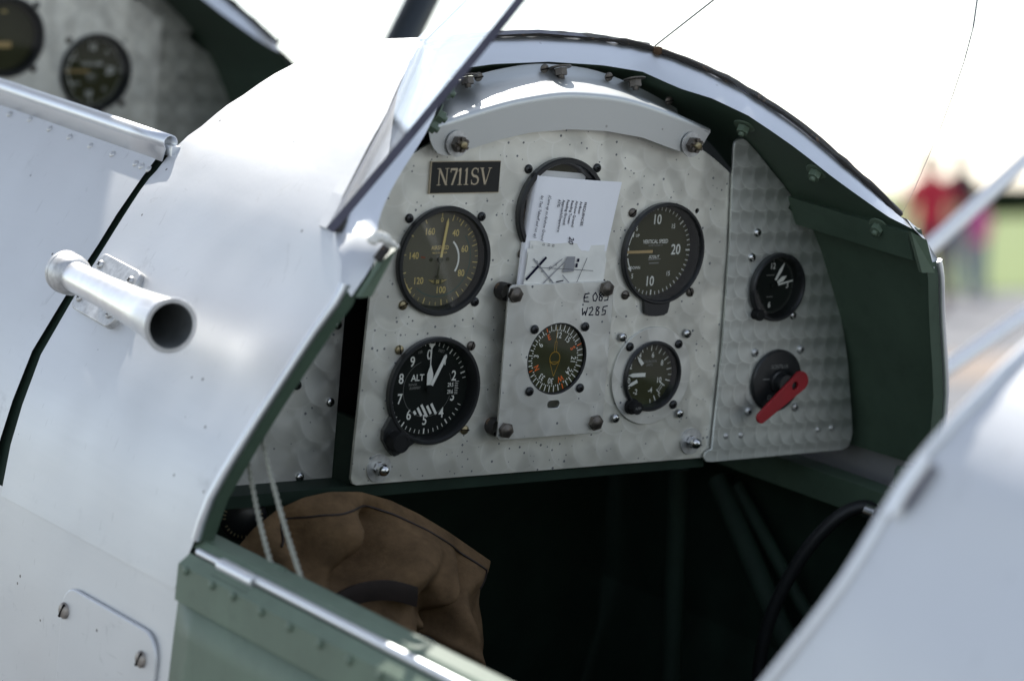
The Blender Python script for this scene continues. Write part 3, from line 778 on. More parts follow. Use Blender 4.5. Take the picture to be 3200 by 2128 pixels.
nd.prism([(-1.0, 1), (1.0, 1), (1.0, 27.5), (0, 30.8), (-1.0, 27.5)], w + 1.5, w + 2.0, 0, R_); nd.prism([(-.45, -12), (.45, -12), (.5, 0), (-.5, 0)], w + 1.5, w + 1.9, 1, R_)
nd.lathe([(1.4, w + 1.4), (1.4, w + 1.9), (.01, w + 1.95)], 14, 1, False, R_ @ Vector((0, -12.6, 0))); nd.lathe([(2.0, w), (2.0, w + 2.4), (.01, w + 2.5)], 16, 1)
for sx in (-1, 1): nd.lathe([(1.5, w + .2), (1.3, w + .7), (.01, w + .8)], 12, 1, False, (sx * 7.2, .2, 0))
nd.build('needle', ['mark_cream', 'dial_brown'], o, None, .001)

# --- vertical speed (two: rear and front cockpit)
def vertical_speed(y0, dz, label):
    o, w = inst('vertical_speed_indicator', *G['vs'], 39.0, y0, dz, top=5.0, depth=8.0, ring=2.2, face='dial_brown', dialR=34.6)
    o['label'] = label
    corner_screws(o, H3, ('darkslot', None, 'darkslot', 'darkslot'))
    t = MB(); pl = [(-12.8, -34), (-11.6, -42.5), (-10.8, -46), (-7.5, -47.8), (0, -48.4), (7.5, -47.8), (10.8, -46), (11.6, -42.5), (12.8, -34)]
    t.prism([(p[0] - 2.2, p[1]) for p in pl], -1, 3.6); t.build('mounting_lug', 'black_paint', o, None, .001)
    z = w + .15; c = MB()
    for s, x, y, cp in (('10', -.5, 24, 7.4), ('15', 15.8, 18.6, 3.5), ('20', 20.3, .3, 7.8), ('15', 14.8, -18, 3.5), ('10', -2.6, -23.6, 7.4), ('5', -19.3, 17.6, 3.5), ('5', -19.8, -19.0, 3.5), ('0', -27.0, 0, 7.2)):
        c.text(s, cp, x, y, z, 0, 0, .82)
    for k in range(0, 41):
        a = -50 + k * (280 / 40.0)
        big = k % 10 in (0, 5) if False else abs((a - 0) % 90) < 3.6 or abs((a - 45) % 90) < 3.6
        c.tick(30.0 if big else 31.3, 34, a, 1.1 if big else .6, z)
    c.text('VERTICAL SPEED', 2.9, 0, 7.2, z, 0, 0, .78); c.text('100 FEET PER MINUTE', 1.25, 0, 4.2, z, 1, 0, .8)
    c.text('SCOUT', 2.2, -.3, -4.6, z, 0, 0, .95, .25); c.text('UP', 2.2, -18.0, 12.2, z, 0, 0, .95); c.text('DOWN', 2.2, -17.6, -12.6, z, 0, 0, .9)
    c.line([(-5.5, -6.6), (6, -6.3)], .8, z, 1); c.line([(-4.5, -9.4), (4.5, -9.3)], .9, z, 1)
    for sg in (1, -1):
        c.arc(25.6, 26.6, 270 + sg * 11, 270 + sg * 27, z)
        a = math.radians(270 + sg * 27); p = Vector((26.1 * math.sin(a), 26.1 * math.cos(a)))
        d = Vector((-.1, sg)) if False else Vector((math.cos(a) * sg, -math.sin(a) * sg)); n_ = Vector((d.y, -d.x))
        tri = [p + n_ * 1.7, p + d * 4.2, p - n_ * 1.7]
        c.add([(q.x, q.y, z) for q in tri], [(0, 1, 2)], 0)
    marks(o, c, ['mark_white', 'mark_dim'])
    nd = MB(); nd.prism([(-30.5, -.6), (-30.5, .6), (-29, 1.05), (-3.5, 1.05), (-3.5, -1.05), (-29, -1.05)][::-1], w + 1.5, w + 2.1); nd.lathe([(1.8, w), (1.8, w + 1.2), (.01, w + 1.4)], 14, 1)
    nd.build('needle', ['needle_tan', 'dial_brown'], o, None, .001)
    return o
vertical_speed(0, 0, 'round vertical speed dial with brown reflection painted on its black face in rear panel')

# --- altimeter
o, w = inst('altimeter', *G['al'], 40.0, top=5.0, depth=6.0, ring=2.6, face='dial_black', dialR=35.5)
o['label'] = 'black altimeter dial with large white numerals and adjusting knob'
corner_screws(o, H3, ('slot', 'darkslot', 'slot', None))
z = w + .15; c = MB(); cc = (-.5, .5)
for k in range(10):
    a = math.radians(36 * k); c.text(str(k), 7.4, cc[0] + 24.3 * math.sin(a), cc[1] + 24.3 * math.cos(a), z, 0, 0, .82)
for k in range(50):
    if 12 <= k <= 15: continue
    c.tick(30.3 if k % 5 == 0 else 31.4, 34.2, 7.2 * k, 1.0 if k % 5 == 0 else .5, z, 0, cc)
c.text('ALT', 4.7, -9.3, 8.2, z, 0, 0, .95); c.text('RANGE', 1.6, -13.2, 3.4, z, 1, 0, .95); c.text('20,000FEET', 1.7, -11.0, .8, z, 1, 0, .85)
c.text('100', 1.9, -8.8, 27.2, z, 1, -14, .95); c.text('FEET', 2.0, 10, 27.2, z, 1, 14, .95)
c.box((16.5, -6.5, z - .3), (27.5, 4.5, z + .05), 2)
for s, y in (('29.5', 1.6), ('29.6', -3.6)): c.text(s, 2.9, 20.2, y, z + .15, 0, 0, .72)
for k in range(8): c.line([(24.0, 4 - k * 1.3), (26.6 if k % 4 else 27.3, 4 - k * 1.3)], .32, z + .15, 0)
for k in range(5):
    x0 = -10.5 + k * 4.1; ytop = (-10.5 - abs(k - 2) * -.2, -9.4, -7.8, -7.6, -8.4)[k]; Lk = (3.2, 7.5, 11.0, 7.5, 9.5)[k]
    dx = Vector((.52, -.85)); p = Vector((x0 + .9, -16.6 + (k - 2) * .5)) - dx * Lk * .5; q = p + dx * Lk; n_ = Vector((.85, .52)) * 1.0
    c.add([(p.x - n_.x, p.y - n_.y, z), (q.x - n_.x, q.y - n_.y, z), (q.x + n_.x, q.y + n_.y, z), (p.x + n_.x, p.y + n_.y, z)], [(0, 1, 2, 3)], 0)
c.arc(21.0, 21.25, 60, 340, z, 3)
marks(o, c, ['mark_white', 'mark_dim', 'dial_black', 'mark_dim'])
nd = MB(); hz = w + 1.6
nd.prism([(-.35, 14), (.35, 14), (.35, 30), (3.0, 33.6), (-3.0, 33.6), (-.35, 30)], hz, hz + .3); nd.prism([(-2.3, 3), (2.3, 3), (2.6, 11), (.25, 18), (-.25, 18), (-2.6, 11)], hz + .4, hz + .8)
nd.prism([(-1.3, 3.2), (1.3, 3.2), (1.3, 26.5), (0, 28.3), (-1.3, 26.5)], hz + 1.0, hz + 1.4, 0, RZm(-27)); nd.lathe([(2.6, hz), (2.6, hz + 1.8), (.01, hz + 2)], 16, 1)
nd.build('pointers', ['mark_white', 'dial_black'], o, None, .001)
k_ = MB(); k_.prism([(-36.5, -17), (-42.0, -27), (-42.2, -33.5), (-37, -41.5), (-31.5, -46.5), (-28, -45.5), (-14, -37)], -.5, 4.2); k_.lathe([(3.2, 4.2), (2.8, 5.0), (.01, 5.1)], 16, 0, False, (-36, -29.5, 0))
k_.build('knob_lug', 'black_paint', o, None, .001)
k_ = MB(); k_.lathe([(7.4, 4.0), (7.4, 13.5), (6.8, 14.2), (5.6, 14.3), (5.4, 13.9), (.01, 13.9)], 28, 0, False, (-32.5, -34.5, 0)); k_.build('knob', 'black_matte', o, None, .001)

# --- gyro instrument behind the papers
def centre_gauge(y0, dz, label, face):
    o, w = inst('turn_indicator', *G['dg'], 40.0, y0, dz, top=5.5, depth=7.0, ring=3.6, face=face, dialR=34.4)
    o['label'] = label
    corner_screws(o, H3, ('black', 'black', 'darkslot', 'darkslot'))
    c = MB(); z = w + .2
    c.box((-3, 22.5, z), (3, 24.8, z + .4), 0); c.box((-29.5, -16, z), (-25.8, 1, z + .4), 1); c.arc(24, 34, -60, 60, z, 2)
    c.box((-9, -12, z + .1), (9, -6, z + .6), 3); c.tick(0, 26, 0, 2.6, z + .5, 4, (-14, -2)) if face == 'dial_brown' else None
    marks(o, c, ['mark_cream', 'brass', 'dial_brown', 'needle_tan' if face == 'dial_brown' else 'dial_black', 'mark_white'])
    return o
centre_gauge(0, 0, 'black rimmed round gauge half hidden behind folded papers', 'dial_black')

# --- standoff plate with compass repeater
PL = -.0125
cpl = [aty(x, y, PL) for x, y in ((1172, 658), (1410, 648), (1389, 996), (1147, 1012))]
x0 = (cpl[0].x + cpl[3].x) / 2; x1 = (cpl[1].x + cpl[2].x) / 2; zt = (cpl[0].z + cpl[1].z) / 2; zb = (cpl[2].z + cpl[3].z) / 2
CMP = (.0003, -.0747)
cplate = plate('compass_plate', rrect(x0, zb, x1, zt, .004), [circ(*CMP, .0272), rrect(-.0053, -.1125, .0065, -.1062, .0030)], .002, 'plate_metal', plane, panel_frame(PL + .002), .0003)
cplate['label'] = 'small stand-off plate with compass and handwritten headings'
for px, py in ((1190, 680), (1400, 666), (1168, 992), (1375, 974)):
    p = aty(px, py, PL - .003); hardware(cplate, T(p.x, p.z, .002) @ RZm(random.uniform(0, 60)), 'hex')
    b_ = MB(); b_.lathe([(6.5, -10.6), (6.8, -3), (6.5, -.2)], 20, 0, True, (0, 0, 0)); b_.build('spacer', 'rubber', cplate, T(p.x, p.z, 0) if False else T(p.x - .0035, p.z + .001, 0), .001)
b_ = MB()
def scrawl(b_, pts, w=.0009): b_.line([(q[0], q[1]) for q in pts], w, .00215)
def hw(b_, ch, x, y, s):
    S_ = {'E': [[(1, 1), (.2, .95), (0, .5), (.1, .05), (1, 0)], [(.1, .5), (.8, .55)]], '0': [[(.5, 1), (.05, .6), (.2, .05), (.7, 0), (.95, .5), (.5, 1)]],
          '8': [[(.8, .9), (.3, 1), (.15, .7), (.8, .35), (.7, 0), (.2, .05), (.2, .4), (.8, .9)]], '5': [[(1.1, 1.05), (.3, .95), (.2, .55), (.8, .5), (.75, .05), (.1, 0)]],
          'W': [[(0, .9), (.1, .1), (.5, .5), (.7, .05), (1, .95)]], '2': [[(.05, .85), (.6, 1), (.8, .7), (.1, .05), (.9, .05)]]}
    for st in S_[ch]: scrawl(b_, [(x + p[0] * s * .75, y + p[1] * s) for p in st])
for i, ch in enumerate('E'): hw(b_, ch, .0205, -.0325, .0062)
for i, ch in enumerate('085'): hw(b_, ch, .0285 + i * .0054, -.0322, .0064)
for i, ch in enumerate('W285'): hw(b_, ch, .0200 + i * .0060, -.0430, .0063)
b_.build('handwriting', 'ink', cplate)
o, w = inst('compass', *CMP, 27.2, PL, 0, top=.2, depth=3.0, ring=.5, face='dial_brown', dialR=26.6)
o['label'] = 'compass repeater with white ticks and orange cardinal letters'
corner_screws(o, .0233, ('black',) * 4, .0004)
z = w + .15; c = MB()
for k in range(72):
    deg = k * 5; a = deg - 113; orange = deg % 90 == 0
    if k % 2 == 0: c.tick(20.8 if not orange else 21.5, 25.8, a, .75, z, 1 if orange else 0)
    else: c.tick(20.4, 21.6, a, .7, z, 0)
for s, deg in (('N', 0), ('3', 30), ('6', 60), ('E', 90), ('12', 120), ('15', 150), ('S', 180), ('21', 210), ('24', 240), ('W', 270), ('30', 300), ('33', 330)):
    a = deg - 113; c.text(s, 4.3, 17.2 * math.sin(math.radians(a)), 17.2 * math.cos(math.radians(a)), z, 1 if s in 'NESW' else 0, a, .85)
c.arc(4.4, 4.9, 0, 360, z + .1, 2, 32); c.line([(0, 12.5), (0, 23.5)], .32, z + .1, 2)
c.line([(-.9, 4.6), (-.9, 12.5), (.9, 12.5), (.9, 4.6)], .32, z + .1, 2); c.line([(-4.6, -2.2), (0, -13.8), (4.6, -2.2)], .32, z + .1, 2); c.line([(-4.2, -2.9), (4.2, -2.9)], .32, z + .1, 2)
marks(o, c, ['mark_white', 'mark_orange', 'mark_gold'])

# --- accelerometer on its adapter disc
adp = plate('adapter_disc', circ(0, 0, .0378, 64), [circ(0, 0, .0262)], .0018, 'plate_metal', plane, panel_frame(.0, G['ac'][1], G['ac'][0]), .0003)
for sx, sy in ((-1, 1), (1, 1), (1, -1), (-1, -1)): screw(adp, T(sx * H3, sy * H3, .0018), 'steel')
o, w = inst('accelerometer', *G['ac'], 27.4, -.0018, 0, top=3.2, depth=5.0, ring=2.0, face='dial_brown', dialR=23.8)
o['label'] = 'small accelerometer dial with three white pointers'
corner_screws(o, H2, ('black', 'black', 'black', None))
z = w + .15; c = MB()
for s, x, y in (('6', 3.6, 15.0), ('4', -8.8, 15.0), ('2', -17, 7.0), ('8', 13.2, 8.4), ('10', 11.6, -5.0), ('-4', 3.8, -12.6), ('-2', -10.6, -13.2), ('0', -17.6, -4.2)): c.text(s, 4.2, x, y, z, 0, 0, .82)
for k in range(24):
    a = -120 + k * 12.5
    if 115 < a < 135: continue
    c.tick(18.6 if k % 2 == 0 else 20, 23.2, a, .8 if k % 2 == 0 else .5, z)
c.text('ACCELERATION', 1.9, .5, 10.2, z, 1, 0, .72); c.text('UNITS', 1.9, 1.0, 7.4, z, 1, 0, .8); c.line([(14.6, -7.5), (11.2, -12.6)], .35, z, 0); c.line([(16, -8.4), (12.6, -13.6)], .35, z, 0)
c.line([(13.5, -6.8), (17.5, -9.5)], .7, z, 0); c.line([(10.2, -12.4), (13.6, -15.6)], .7, z, 0)
marks(o, c, ['mark_white', 'mark_dim'])
for i, (p, q, wd) in enumerate((((-3, .2), (-19.5, .4), 1.5), ((-6.8, 8.4), (-12.6, 15), 1.4), ((-11, -4.2), (-20.2, -8.2), 1.3))):
    p = Vector(p); q = Vector(q); d = (q - p).normalized(); n_ = Vector((d.y, -d.x)) * wd; m_ = q - d * 4
    nd = MB(); nd.prism([p - n_, p + n_, m_ + n_, q, m_ - n_][::-1], w + 1.0 + .4 * i, w + 1.3 + .4 * i); nd.build('pointer', 'mark_white', o, None, .001)
k_ = MB(); k_.lathe([(6.2, -.2), (6.2, 3), (5, 3.2), (5, 9.0), (4.5, 9.6), (.01, 9.7)], 22, 0, False, (-17.8, -22.5, 0)); k_.text('PUSH', 1.9, -17.8, -22.5, 9.85, 1, -8, .8); k_.build('push_knob', ['black_matte', 'mark_dim'], o, None, .001)

# --- clock
o, w = inst('clock', *CLK, 27.0, -.0034, 0, top=5.5, depth=5.0, ring=2.4, face='dial_black', dialR=23.0)
o['label'] = 'small black cockpit clock with white hands'
z = w + .15; c = MB()
for s, x, y in (('12', -.5, 15.3), ('9', -17.0, 0), ('6', -.6, -15.6), ('3', 16.2, -.4)): c.text(s, 4.6, x, y, z, 0, 0, .82)
for k in range(60):
    if k < 34: c.tick(20.6, 22.4, 6 * k, .3, z, 1)
c.tick(18.8, 22.4, 0, .7, z, 1); c.line([(-6, 8.2), (2, 8.4)], .6, z, 1); c.line([(-4, -9), (2, -9)], .6, z, 1)
marks(o, c, ['mark_white', 'mark_dim'])
nd = MB(); hz = w + 1.2
nd.prism([(-.9, 5), (.9, 5), (1.4, 14), (.2, 20.5), (-.2, 20.5), (-1.4, 14)], hz, hz + .3, 0, RZm(-30)); nd.prism([(-.9, 5), (.9, 5), (1.9, 11), (.1, 15), (-.1, 15), (-1.9, 11)], hz + .5, hz + .8, 0, RZm(-60)); nd.prism([(-.8, 5), (.8, 5), (.4, 20), (-.4, 20)], hz + 1, hz + 1.3, 0, RZm(-79)); nd.lathe([(2.2, hz), (2.2, hz + 1.6), (.01, hz + 1.8)], 14, 1)
nd.build('hands', ['mark_white', 'dial_black'], o, None, .001)
k_ = MB(); k_.lathe([(4.4, 0), (4.4, 7), (3.8, 7.8), (.01, 8)], 18, 0, False, (-18.5, -21.0, 0)); k_.build('winding_knob', 'black_matte', o, None, .001)

# --- magneto switch
b_ = MB(); b_.lathe([(25.0, -6), (25.0, 2.5), (24.2, 3.4), (23, 3.6), (9.5, 4.0), (9, 6.5), (7.5, 7.2), (7.0, 14), (.01, 14)], 48, 0, True)
c = b_; c.text('SCINTILLA', 3.0, 0, 11.8, 4.1, 1, 0, .85); c.line([(-3.4, 8.2), (3.4, 8.2)], .9, 4.1, 1)
c.line([(-16, 2.3), (-9.5, 2.3)], .8, 4.1, 1); c.line([(9.5, 2.6), (17, 2.6)], .8, 4.1, 1); c.arc(1.4, 1.9, 0, 360, 4.1, 1, 14, (-8, -12.5)); c.lathe([(1.4, 3.8), (1.2, 4.4), (.01, 4.5)], 10, 0, False, (-11.5, -15.5, 0))
o = b_.build('magneto_switch', ['black_paint', 'mark_dim'], plane, Matrix.Translation((MAG[0], -.0034, MAG[1])) @ PM, .001)
es = o.modifiers.new('e', 'EDGE_SPLIT'); es.split_angle = math.radians(35); o['label'] = 'round black magneto switch with long red lever'
lev = []
for k in range(9):
    a = math.radians(lerp(30, -150, k / 8) + 8); lev.append((13.2 + 7.6 * math.cos(a) * 1.0, -.5 + 7.6 * math.sin(a)))
A0 = Vector((15.5, .0)); A1 = Vector((-21.5, -27.5)); d = (A1 - A0).normalized(); n_ = Vector((-d.y, d.x)); lev = []
for k in range(11):
    a = math.pi * k / 10; lev.append(tuple(A0 + n_ * 7.6 * math.cos(a) - d * 7.0 * math.sin(a)))
for k in range(9):
    a = math.pi * k / 8; lev.append(tuple(A1 - n_ * 4.3 * math.cos(a) + d * 4.0 * math.sin(a)))
lv = plate('lever', [(p[0] / 1000, p[1] / 1000) for p in lev], [circ(.0098, -.0035, .0036, 18)], .0026, 'red_lever', o, T(-.002, .002, .0132), .0005)
lv['label'] = 'flat red lever with a hole at its thick end'
lp = MB(); lp.prism([(p[0], p[1]) for p in lev], 12.6, 13.1); lp.build('lever_backing', 'black_paint', o, T(-.0016, .0015, 0), .001)

# --- registration plate
b_ = MB(); pl = [aty(x, y, -.001) for x, y in ((990, 376), (1152, 366), (1148, 438), (988, 453))]
cx0 = (pl[0].x + pl[3].x) / 2; cx1 = (pl[1].x + pl[2].x) / 2; cz1 = (pl[0].z + pl[1].z) / 2; cz0 = (pl[2].z + pl[3].z) / 2
wd = (cx1 - cx0) * 1000; hg = (cz1 - cz0) * 1000
b_.box((0, 0, 0), (wd, hg, 1.6), 1); b_.box((.7, .6, 1.6), (wd - .25, hg - .5, 1.75), 0)
Z_ = 1.85; s = 12.2
def serif(x, y, w_, h=.55): b_.flat([(x - w_ / 2, y - h / 2), (x + w_ / 2, y - h / 2), (x + w_ / 2, y + h / 2), (x - w_ / 2, y + h / 2)], Z_, 1)
def stroke(x0, y0, x1, y1, w_): b_.flat([(x0 - w_ / 2, y0), (x0 + w_ / 2, y0), (x1 + w_ / 2, y1), (x1 - w_ / 2, y1)], Z_ + .01, 1)
bx = 6.5; by_ = hg / 2 - s / 2 + .6
# N
stroke(bx + 1, by_, bx + 1, by_ + s, .75); stroke(bx + 7.6, by_, bx + .9, by_ + s, 1.9); stroke(bx + 7.6, by_, bx + 7.6, by_ + s, .75); serif(bx + 1, by_ + .2, 3.2); serif(bx + .4, by_ + s - .2, 2.6); serif(bx + 7.6, by_ + s - .2, 3.2)
# 7
bx7 = bx + 10.6; b_.flat([(bx7, by_ + s - 1.5), (bx7 + 6, by_ + s - 1.5), (bx7 + 6.2, by_ + s), (bx7, by_ + s)], Z_, 1); b_.flat([(bx7, by_ + s - 3), (bx7 + .7, by_ + s - 3), (bx7 + .7, by_ + s - 1), (bx7, by_ + s - 1)], Z_ + .01, 1); stroke(bx7 + 2.0, by_, bx7 + 5.5, by_ + s - 1.2, 1.6)
for k in range(2):
    b1 = bx + 19.2 + k * 5.6; stroke(b1, by_, b1, by_ + s, 1.5); serif(b1, by_ + .2, 4.0); b_.flat([(b1 - 2, by_ + s - 2.6), (b1 - .5, by_ + s - 1.8), (b1 - .2, by_ + s), (b1 - .6, by_ + s)], Z_ + .02, 1)
# S
sx = bx + 32.2; pts = []
for k in range(25):
    t = k / 24
    if t < .5: a = math.radians(lerp(35, 270, t * 2)); pts.append((sx + 2.7 * math.cos(a), by_ + s * .745 + s * .235 * math.sin(a)))
    else: a = math.radians(lerp(90, -145, (t - .5) * 2)); pts.append((sx + 3.0 * math.cos(a), by_ + s * .265 + s * .245 * math.sin(a)))
for i, (p, q) in enumerate(zip(pts[:-1], pts[1:])): b_.line([p, q], .8 + .9 * math.exp(-((i - 12) / 6.0) ** 2), Z_ + .01 + i * .0005, 1)
b_.line([(sx + 2.4, by_ + s - .3), (sx + 2.5, by_ + s - 3.3)], .55, Z_ + .03, 1); b_.line([(sx - 2.7, by_ + .3), (sx - 2.8, by_ + 3.4)], .55, Z_ + .03, 1)
# V
vx = bx + 41.6; stroke(vx, by_, vx - 3.6, by_ + s, 1.8); stroke(vx + .2, by_, vx + 3.6, by_ + s, .75); serif(vx - 3.6, by_ + s - .2, 3.6); serif(vx + 3.6, by_ + s - .2, 3.0)
regp = b_.build('registration_plate', ['plate_black', 'plate_brass'], plane, Matrix.Translation((cx0, -.0001, cz0)) @ PM, .001)
regp['label'] = 'black engraved plate reading N711SV'

# ------------------------------------------------------------------ venturi tube on the port side of the deck
P0 = Vector((-.3185, .2185, -.0235)); P1 = None
def on_ray(px, py, x): return atx(px, py, x)
vA = on_ray(128, 612, -.325); vB = on_ray(168, 635, -.325); vE = on_ray(393, 750, -.345)
ax_dir = (vE - vB).normalized()
def frame_z(d, loc): return Matrix.Translation(loc) @ d.to_track_quat('Z', 'Y').to_matrix().to_4x4()
Lt = (vE - vB).length * 1000
b_ = MB(); b_.lathe([(10.8, -2), (11.0, 0), (11.6, Lt * .35), (14.2, Lt * .72), (17.6, Lt - 2), (19.0, Lt), (18.7, Lt + .6), (15.6, Lt + .6), (14.9, Lt - 3), (13, Lt * .7), (9.5, Lt * .3), (.01, Lt * .25)], 40, 0, True)
for i in range(len(b_.f)):
    if i >= 40 * 7: b_.m[i] = 1
vent = b_.build('venturi_tube', ['tube_metal', 'tube_inside'], plane, frame_z(ax_dir, vB), .001)
vent['label'] = 'flared aluminium venturi tube bolted to the port side of the deck'
es = vent.modifiers.new('e', 'EDGE_SPLIT'); es.split_angle = math.radians(40)
b_ = MB(); b_.lathe([(10.8, 6), (12.4, 4.5), (14.6, 0), (15.2, -5), (15.2, -11), (15.6, -11.4), (15.6, -15), (14.6, -16), (8, -16.4), (7, -14), (.01, -12)], 36, 0, True)
b_.build('cap', 'grey_cast', vent, None, .001).modifiers.new('e', 'EDGE_SPLIT').split_angle = math.radians(40)
# mounting foot on the skin
def skin_pt(px, py):
    """hit of a sight line with the port deck surface"""
    best = None
    for k in range(401):
        Y = lerp(-.06, .21, k / 400); p = aty(px, py, Y)
        xs = None
        for (a0, f0), (a1, f1) in zip(DECK[:-1], DECK[1:]):
            t0 = (Y - a0[1]) / (.2 - a0[1]); t1 = (Y - a1[1]) / (.2 - a1[1])
            q0 = (lerp(a0[0], f0[0], t0), lerp(a0[2], f0[1], t0)); q1 = (lerp(a1[0], f1[0], t1), lerp(a1[2], f1[1], t1))
            if (q0[1] - p.z) * (q1[1] - p.z) <= 0 and q0[1] != q1[1]:
                xs = lerp(q0[0], q1[0], (p.z - q0[1]) / (q1[1] - q0[1])); break
        if xs is None: continue
        e_ = abs(-p.x - xs)
        if best is None or e_ < best[0]: best = (e_, p)
    return best[1]
ft = [skin_pt(x, y) for x, y in ((240, 588), (333, 632), (265, 766), (180, 712))]
fc = sum(ft, Vector()) / 4; uax = ((ft[1] - ft[0]) + (ft[2] - ft[3])).normalized(); vax0 = ((ft[0] - ft[3]) + (ft[1] - ft[2])).normalized()
nn = uax.cross(vax0).normalized()
if nn.x > 0: nn = -nn
vax = nn.cross(uax).normalized(); vax = vax if vax.dot(vax0) > 0 else vax
fm = Matrix.Identity(4)
for i in range(3): fm[i][0] = uax[i]; fm[i][1] = vax[i]; fm[i][2] = nn[i]; fm[i][3] = fc[i]
hu = (ft[1] - ft[0]).length / 2; hv = (ft[0] - ft[3]).length / 2
foot = plate('mounting_foot', rrect(-hu, -hv, hu, hv, .008), [], .006, 'grey_cast', vent, nparent(vent, fm @ T(0, 0, -.001)), .0008)
for sx in (-1, 1):
    for sy in (-1, 1): screw(vent, nparent(vent, fm @ T(sx * (hu - .0085), sy * (hv - .0085), .005)), 'grey')
b_ = MB(); mid = vB.lerp(vE, .30); b_.tube([fc + nn * .003, fc.lerp(mid, .5), mid], .007, 12); st = b_.build('stalk', 'grey_cast', vent, nparent(vent, Matrix.Identity(4)))

# ------------------------------------------------------------------ port side: skin, doors, access panel, sill
SIDE = [(.3395, -.199), (.3425, -.23), (.3455, -.27), (.347, -.35), (.342, -.45), (.318, -.55), (.262, -.62), (.14, -.645), (0, -.65)]
for s in (-1, 1):
    b_ = MB(); ys = [-1.6, -1.2, -.9, -.63, -.4, -.2, -.06, .05, .2, .4, .7, 1.0, 1.3, 1.36]
    b_.grid([[Vector((s * x, y, zz)) for x, zz in catmull_2d] for y in ys for catmull_2d in [[(p.x, p.y) for p in catmull([Vector((a, c2, 0)) for a, c2 in SIDE], 3)]]], 0, True, flip=(s > 0))
    b_.build('fuselage_side', 'aluminium_skin', plane)
# access panel
ap = [atx(x, y, -.3465) for x, y in ((148, 1350), (362, 1478), (350, 1568), (98, 1568))]
ya, yb = ap[0].y, ap[1].y
b_ = None
def side_frame(x, y, zc): # local x -> -y (aft), local y -> up, z -> -x (out)
    m = Matrix.Identity(4); m[0][0] = 0; m[1][0] = -1; m[2][0] = 0; m[0][1] = 0.02; m[1][1] = 0; m[2][1] = 1; m[0][2] = -1; m[1][2] = 0; m[2][2] = 0.02
    m[0][3] = x; m[1][3] = y; m[2][3] = zc; return m
zt_ = (ap[0].z + ap[1].z) / 2
acc = plate('access_panel', rrect(0, -.16, ya - yb, 0, .018, 6), [], .0034, 'aluminium_skin', plane, side_frame(-.3440, ya, zt_ + .002), .0014)
acc['label'] = 'rounded aluminium access panel with slotted screws'
for px, py in ((150, 1405), (327, 1517)):
    p = atx(px, py, -.3475); hardware if False else screw(acc, nparent(acc, basis((-1, 0, .05), Vector((-.3475, p.y, p.z)))) @ Matrix.Scale(1.7, 4), 'rusty', 60)
screw(acc, nparent(acc, basis((-1, 0, .05), Vector((-.3466, ya - .016, zt_ - .14)))) @ Matrix.Scale(1.35, 4), 'rusty', 20)

# folded-down cockpit door hanging outside, green inner face
yd0, yd1 = -.079, -.615
b_ = MB(); rows = []
for zz, xx in ((-.176, -.3400), (-.20, -.3455), (-.2035, -.3458)):
    rows.append([Vector((xx, lerp(yd0, yd1, k / 24), zz)) for k in range(25)])
for zz, xx in ((-.204, -.3485), (-.23, -.3505), (-.27, -.353), (-.32, -.354), (-.37, -.351), (-.41, -.345)):
    rows.append([Vector((xx, lerp(yd0 - .003, yd1 + .003, k / 24), zz)) for k in range(25)])
rows2 = rows[3:]
b_.grid([[p for p in r] for r in rows2], 0, True, flip=True)
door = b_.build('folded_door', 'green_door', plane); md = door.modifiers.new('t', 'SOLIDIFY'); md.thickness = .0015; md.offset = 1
door['label'] = 'cockpit door folded down outside showing its green inner face'
b_ = MB()
strip = [[Vector((-.3415, lerp(yd0, yd1, k / 24), -.1755)) for k in range(25)], [Vector((-.3500, lerp(yd0, yd1, k / 24), -.182)) for k in range(25)], [Vector((-.3510, lerp(yd0, yd1, k / 24), -.2065)) for k in range(25)], [Vector((-.3490, lerp(yd0, yd1, k / 24), -.2072)) for k in range(25)]]
b_.grid(strip, 0, False, flip=True); b_.build('reinforcing_strip', 'green_door', door)
for (px, py) in ((427, 1313), (487, 1347), (535, 1372), (600, 1408), (665, 1443), (735, 1482), (803, 1520), (873, 1556)):
    p = atx(px, py, -.351); hardware(door, basis((-1, 0, .1), p) @ Matrix.Scale(1.25, 4), 'grivet')
p = atx(803, 1520, -.351); q = atx(735, 1482, -.351)
for k in range(2, 14):
    y_ = p.y + (p.y - q.y) * k
    if y_ > yd1 + .01: hardware(door, basis((-1, 0, .1), Vector((-.3508, y_, p.z))), 'grivet')
# hinge rod along the sill
b_ = MB(); b_.tube([(-.3385, -.085, -.1735), (-.3385, -.13, -.1735)], .0026, 8); b_.build('hinge_rod', 'aluminium_trim', plane)
b_ = MB(); b_.tube([(-.3400, -.118, -.1735), (-.3400, -.162, -.1735)], .0048, 10); b_.build('hinge_knuckle', 'aluminium_trim', plane)
b_ = MB(); b_.tube([(-.3385, -.1625, -.1725), (-.3385, -.62, -.1725)], .0034, 8); b_.build('hinge_rod', 'aluminium_trim', plane)
b_ = MB(); b_.box((-.3470, -.163, -.1815), (-.3455, -.117, -.1795)); b_.build('hinge_slot', 'slot_dark', door)
# sill ledges
for s in (-1, 1):
    b_ = MB(); n = 24; rows = []
    for xx, zz in ((.337, -.173), (.331, -.1685), (.3165, -.1675), (.3145, -.171), (.3145, -.200)):
        rows.append([Vector((s * xx, lerp(-.055, -.64, k / n), zz - (0 if s < 0 else .001))) for k in range(n + 1)])
    b_.grid(rows, 0, False, flip=(s < 0)); b_.build('cockpit_sill', 'green_door' if s < 0 else 'green_paint', plane)
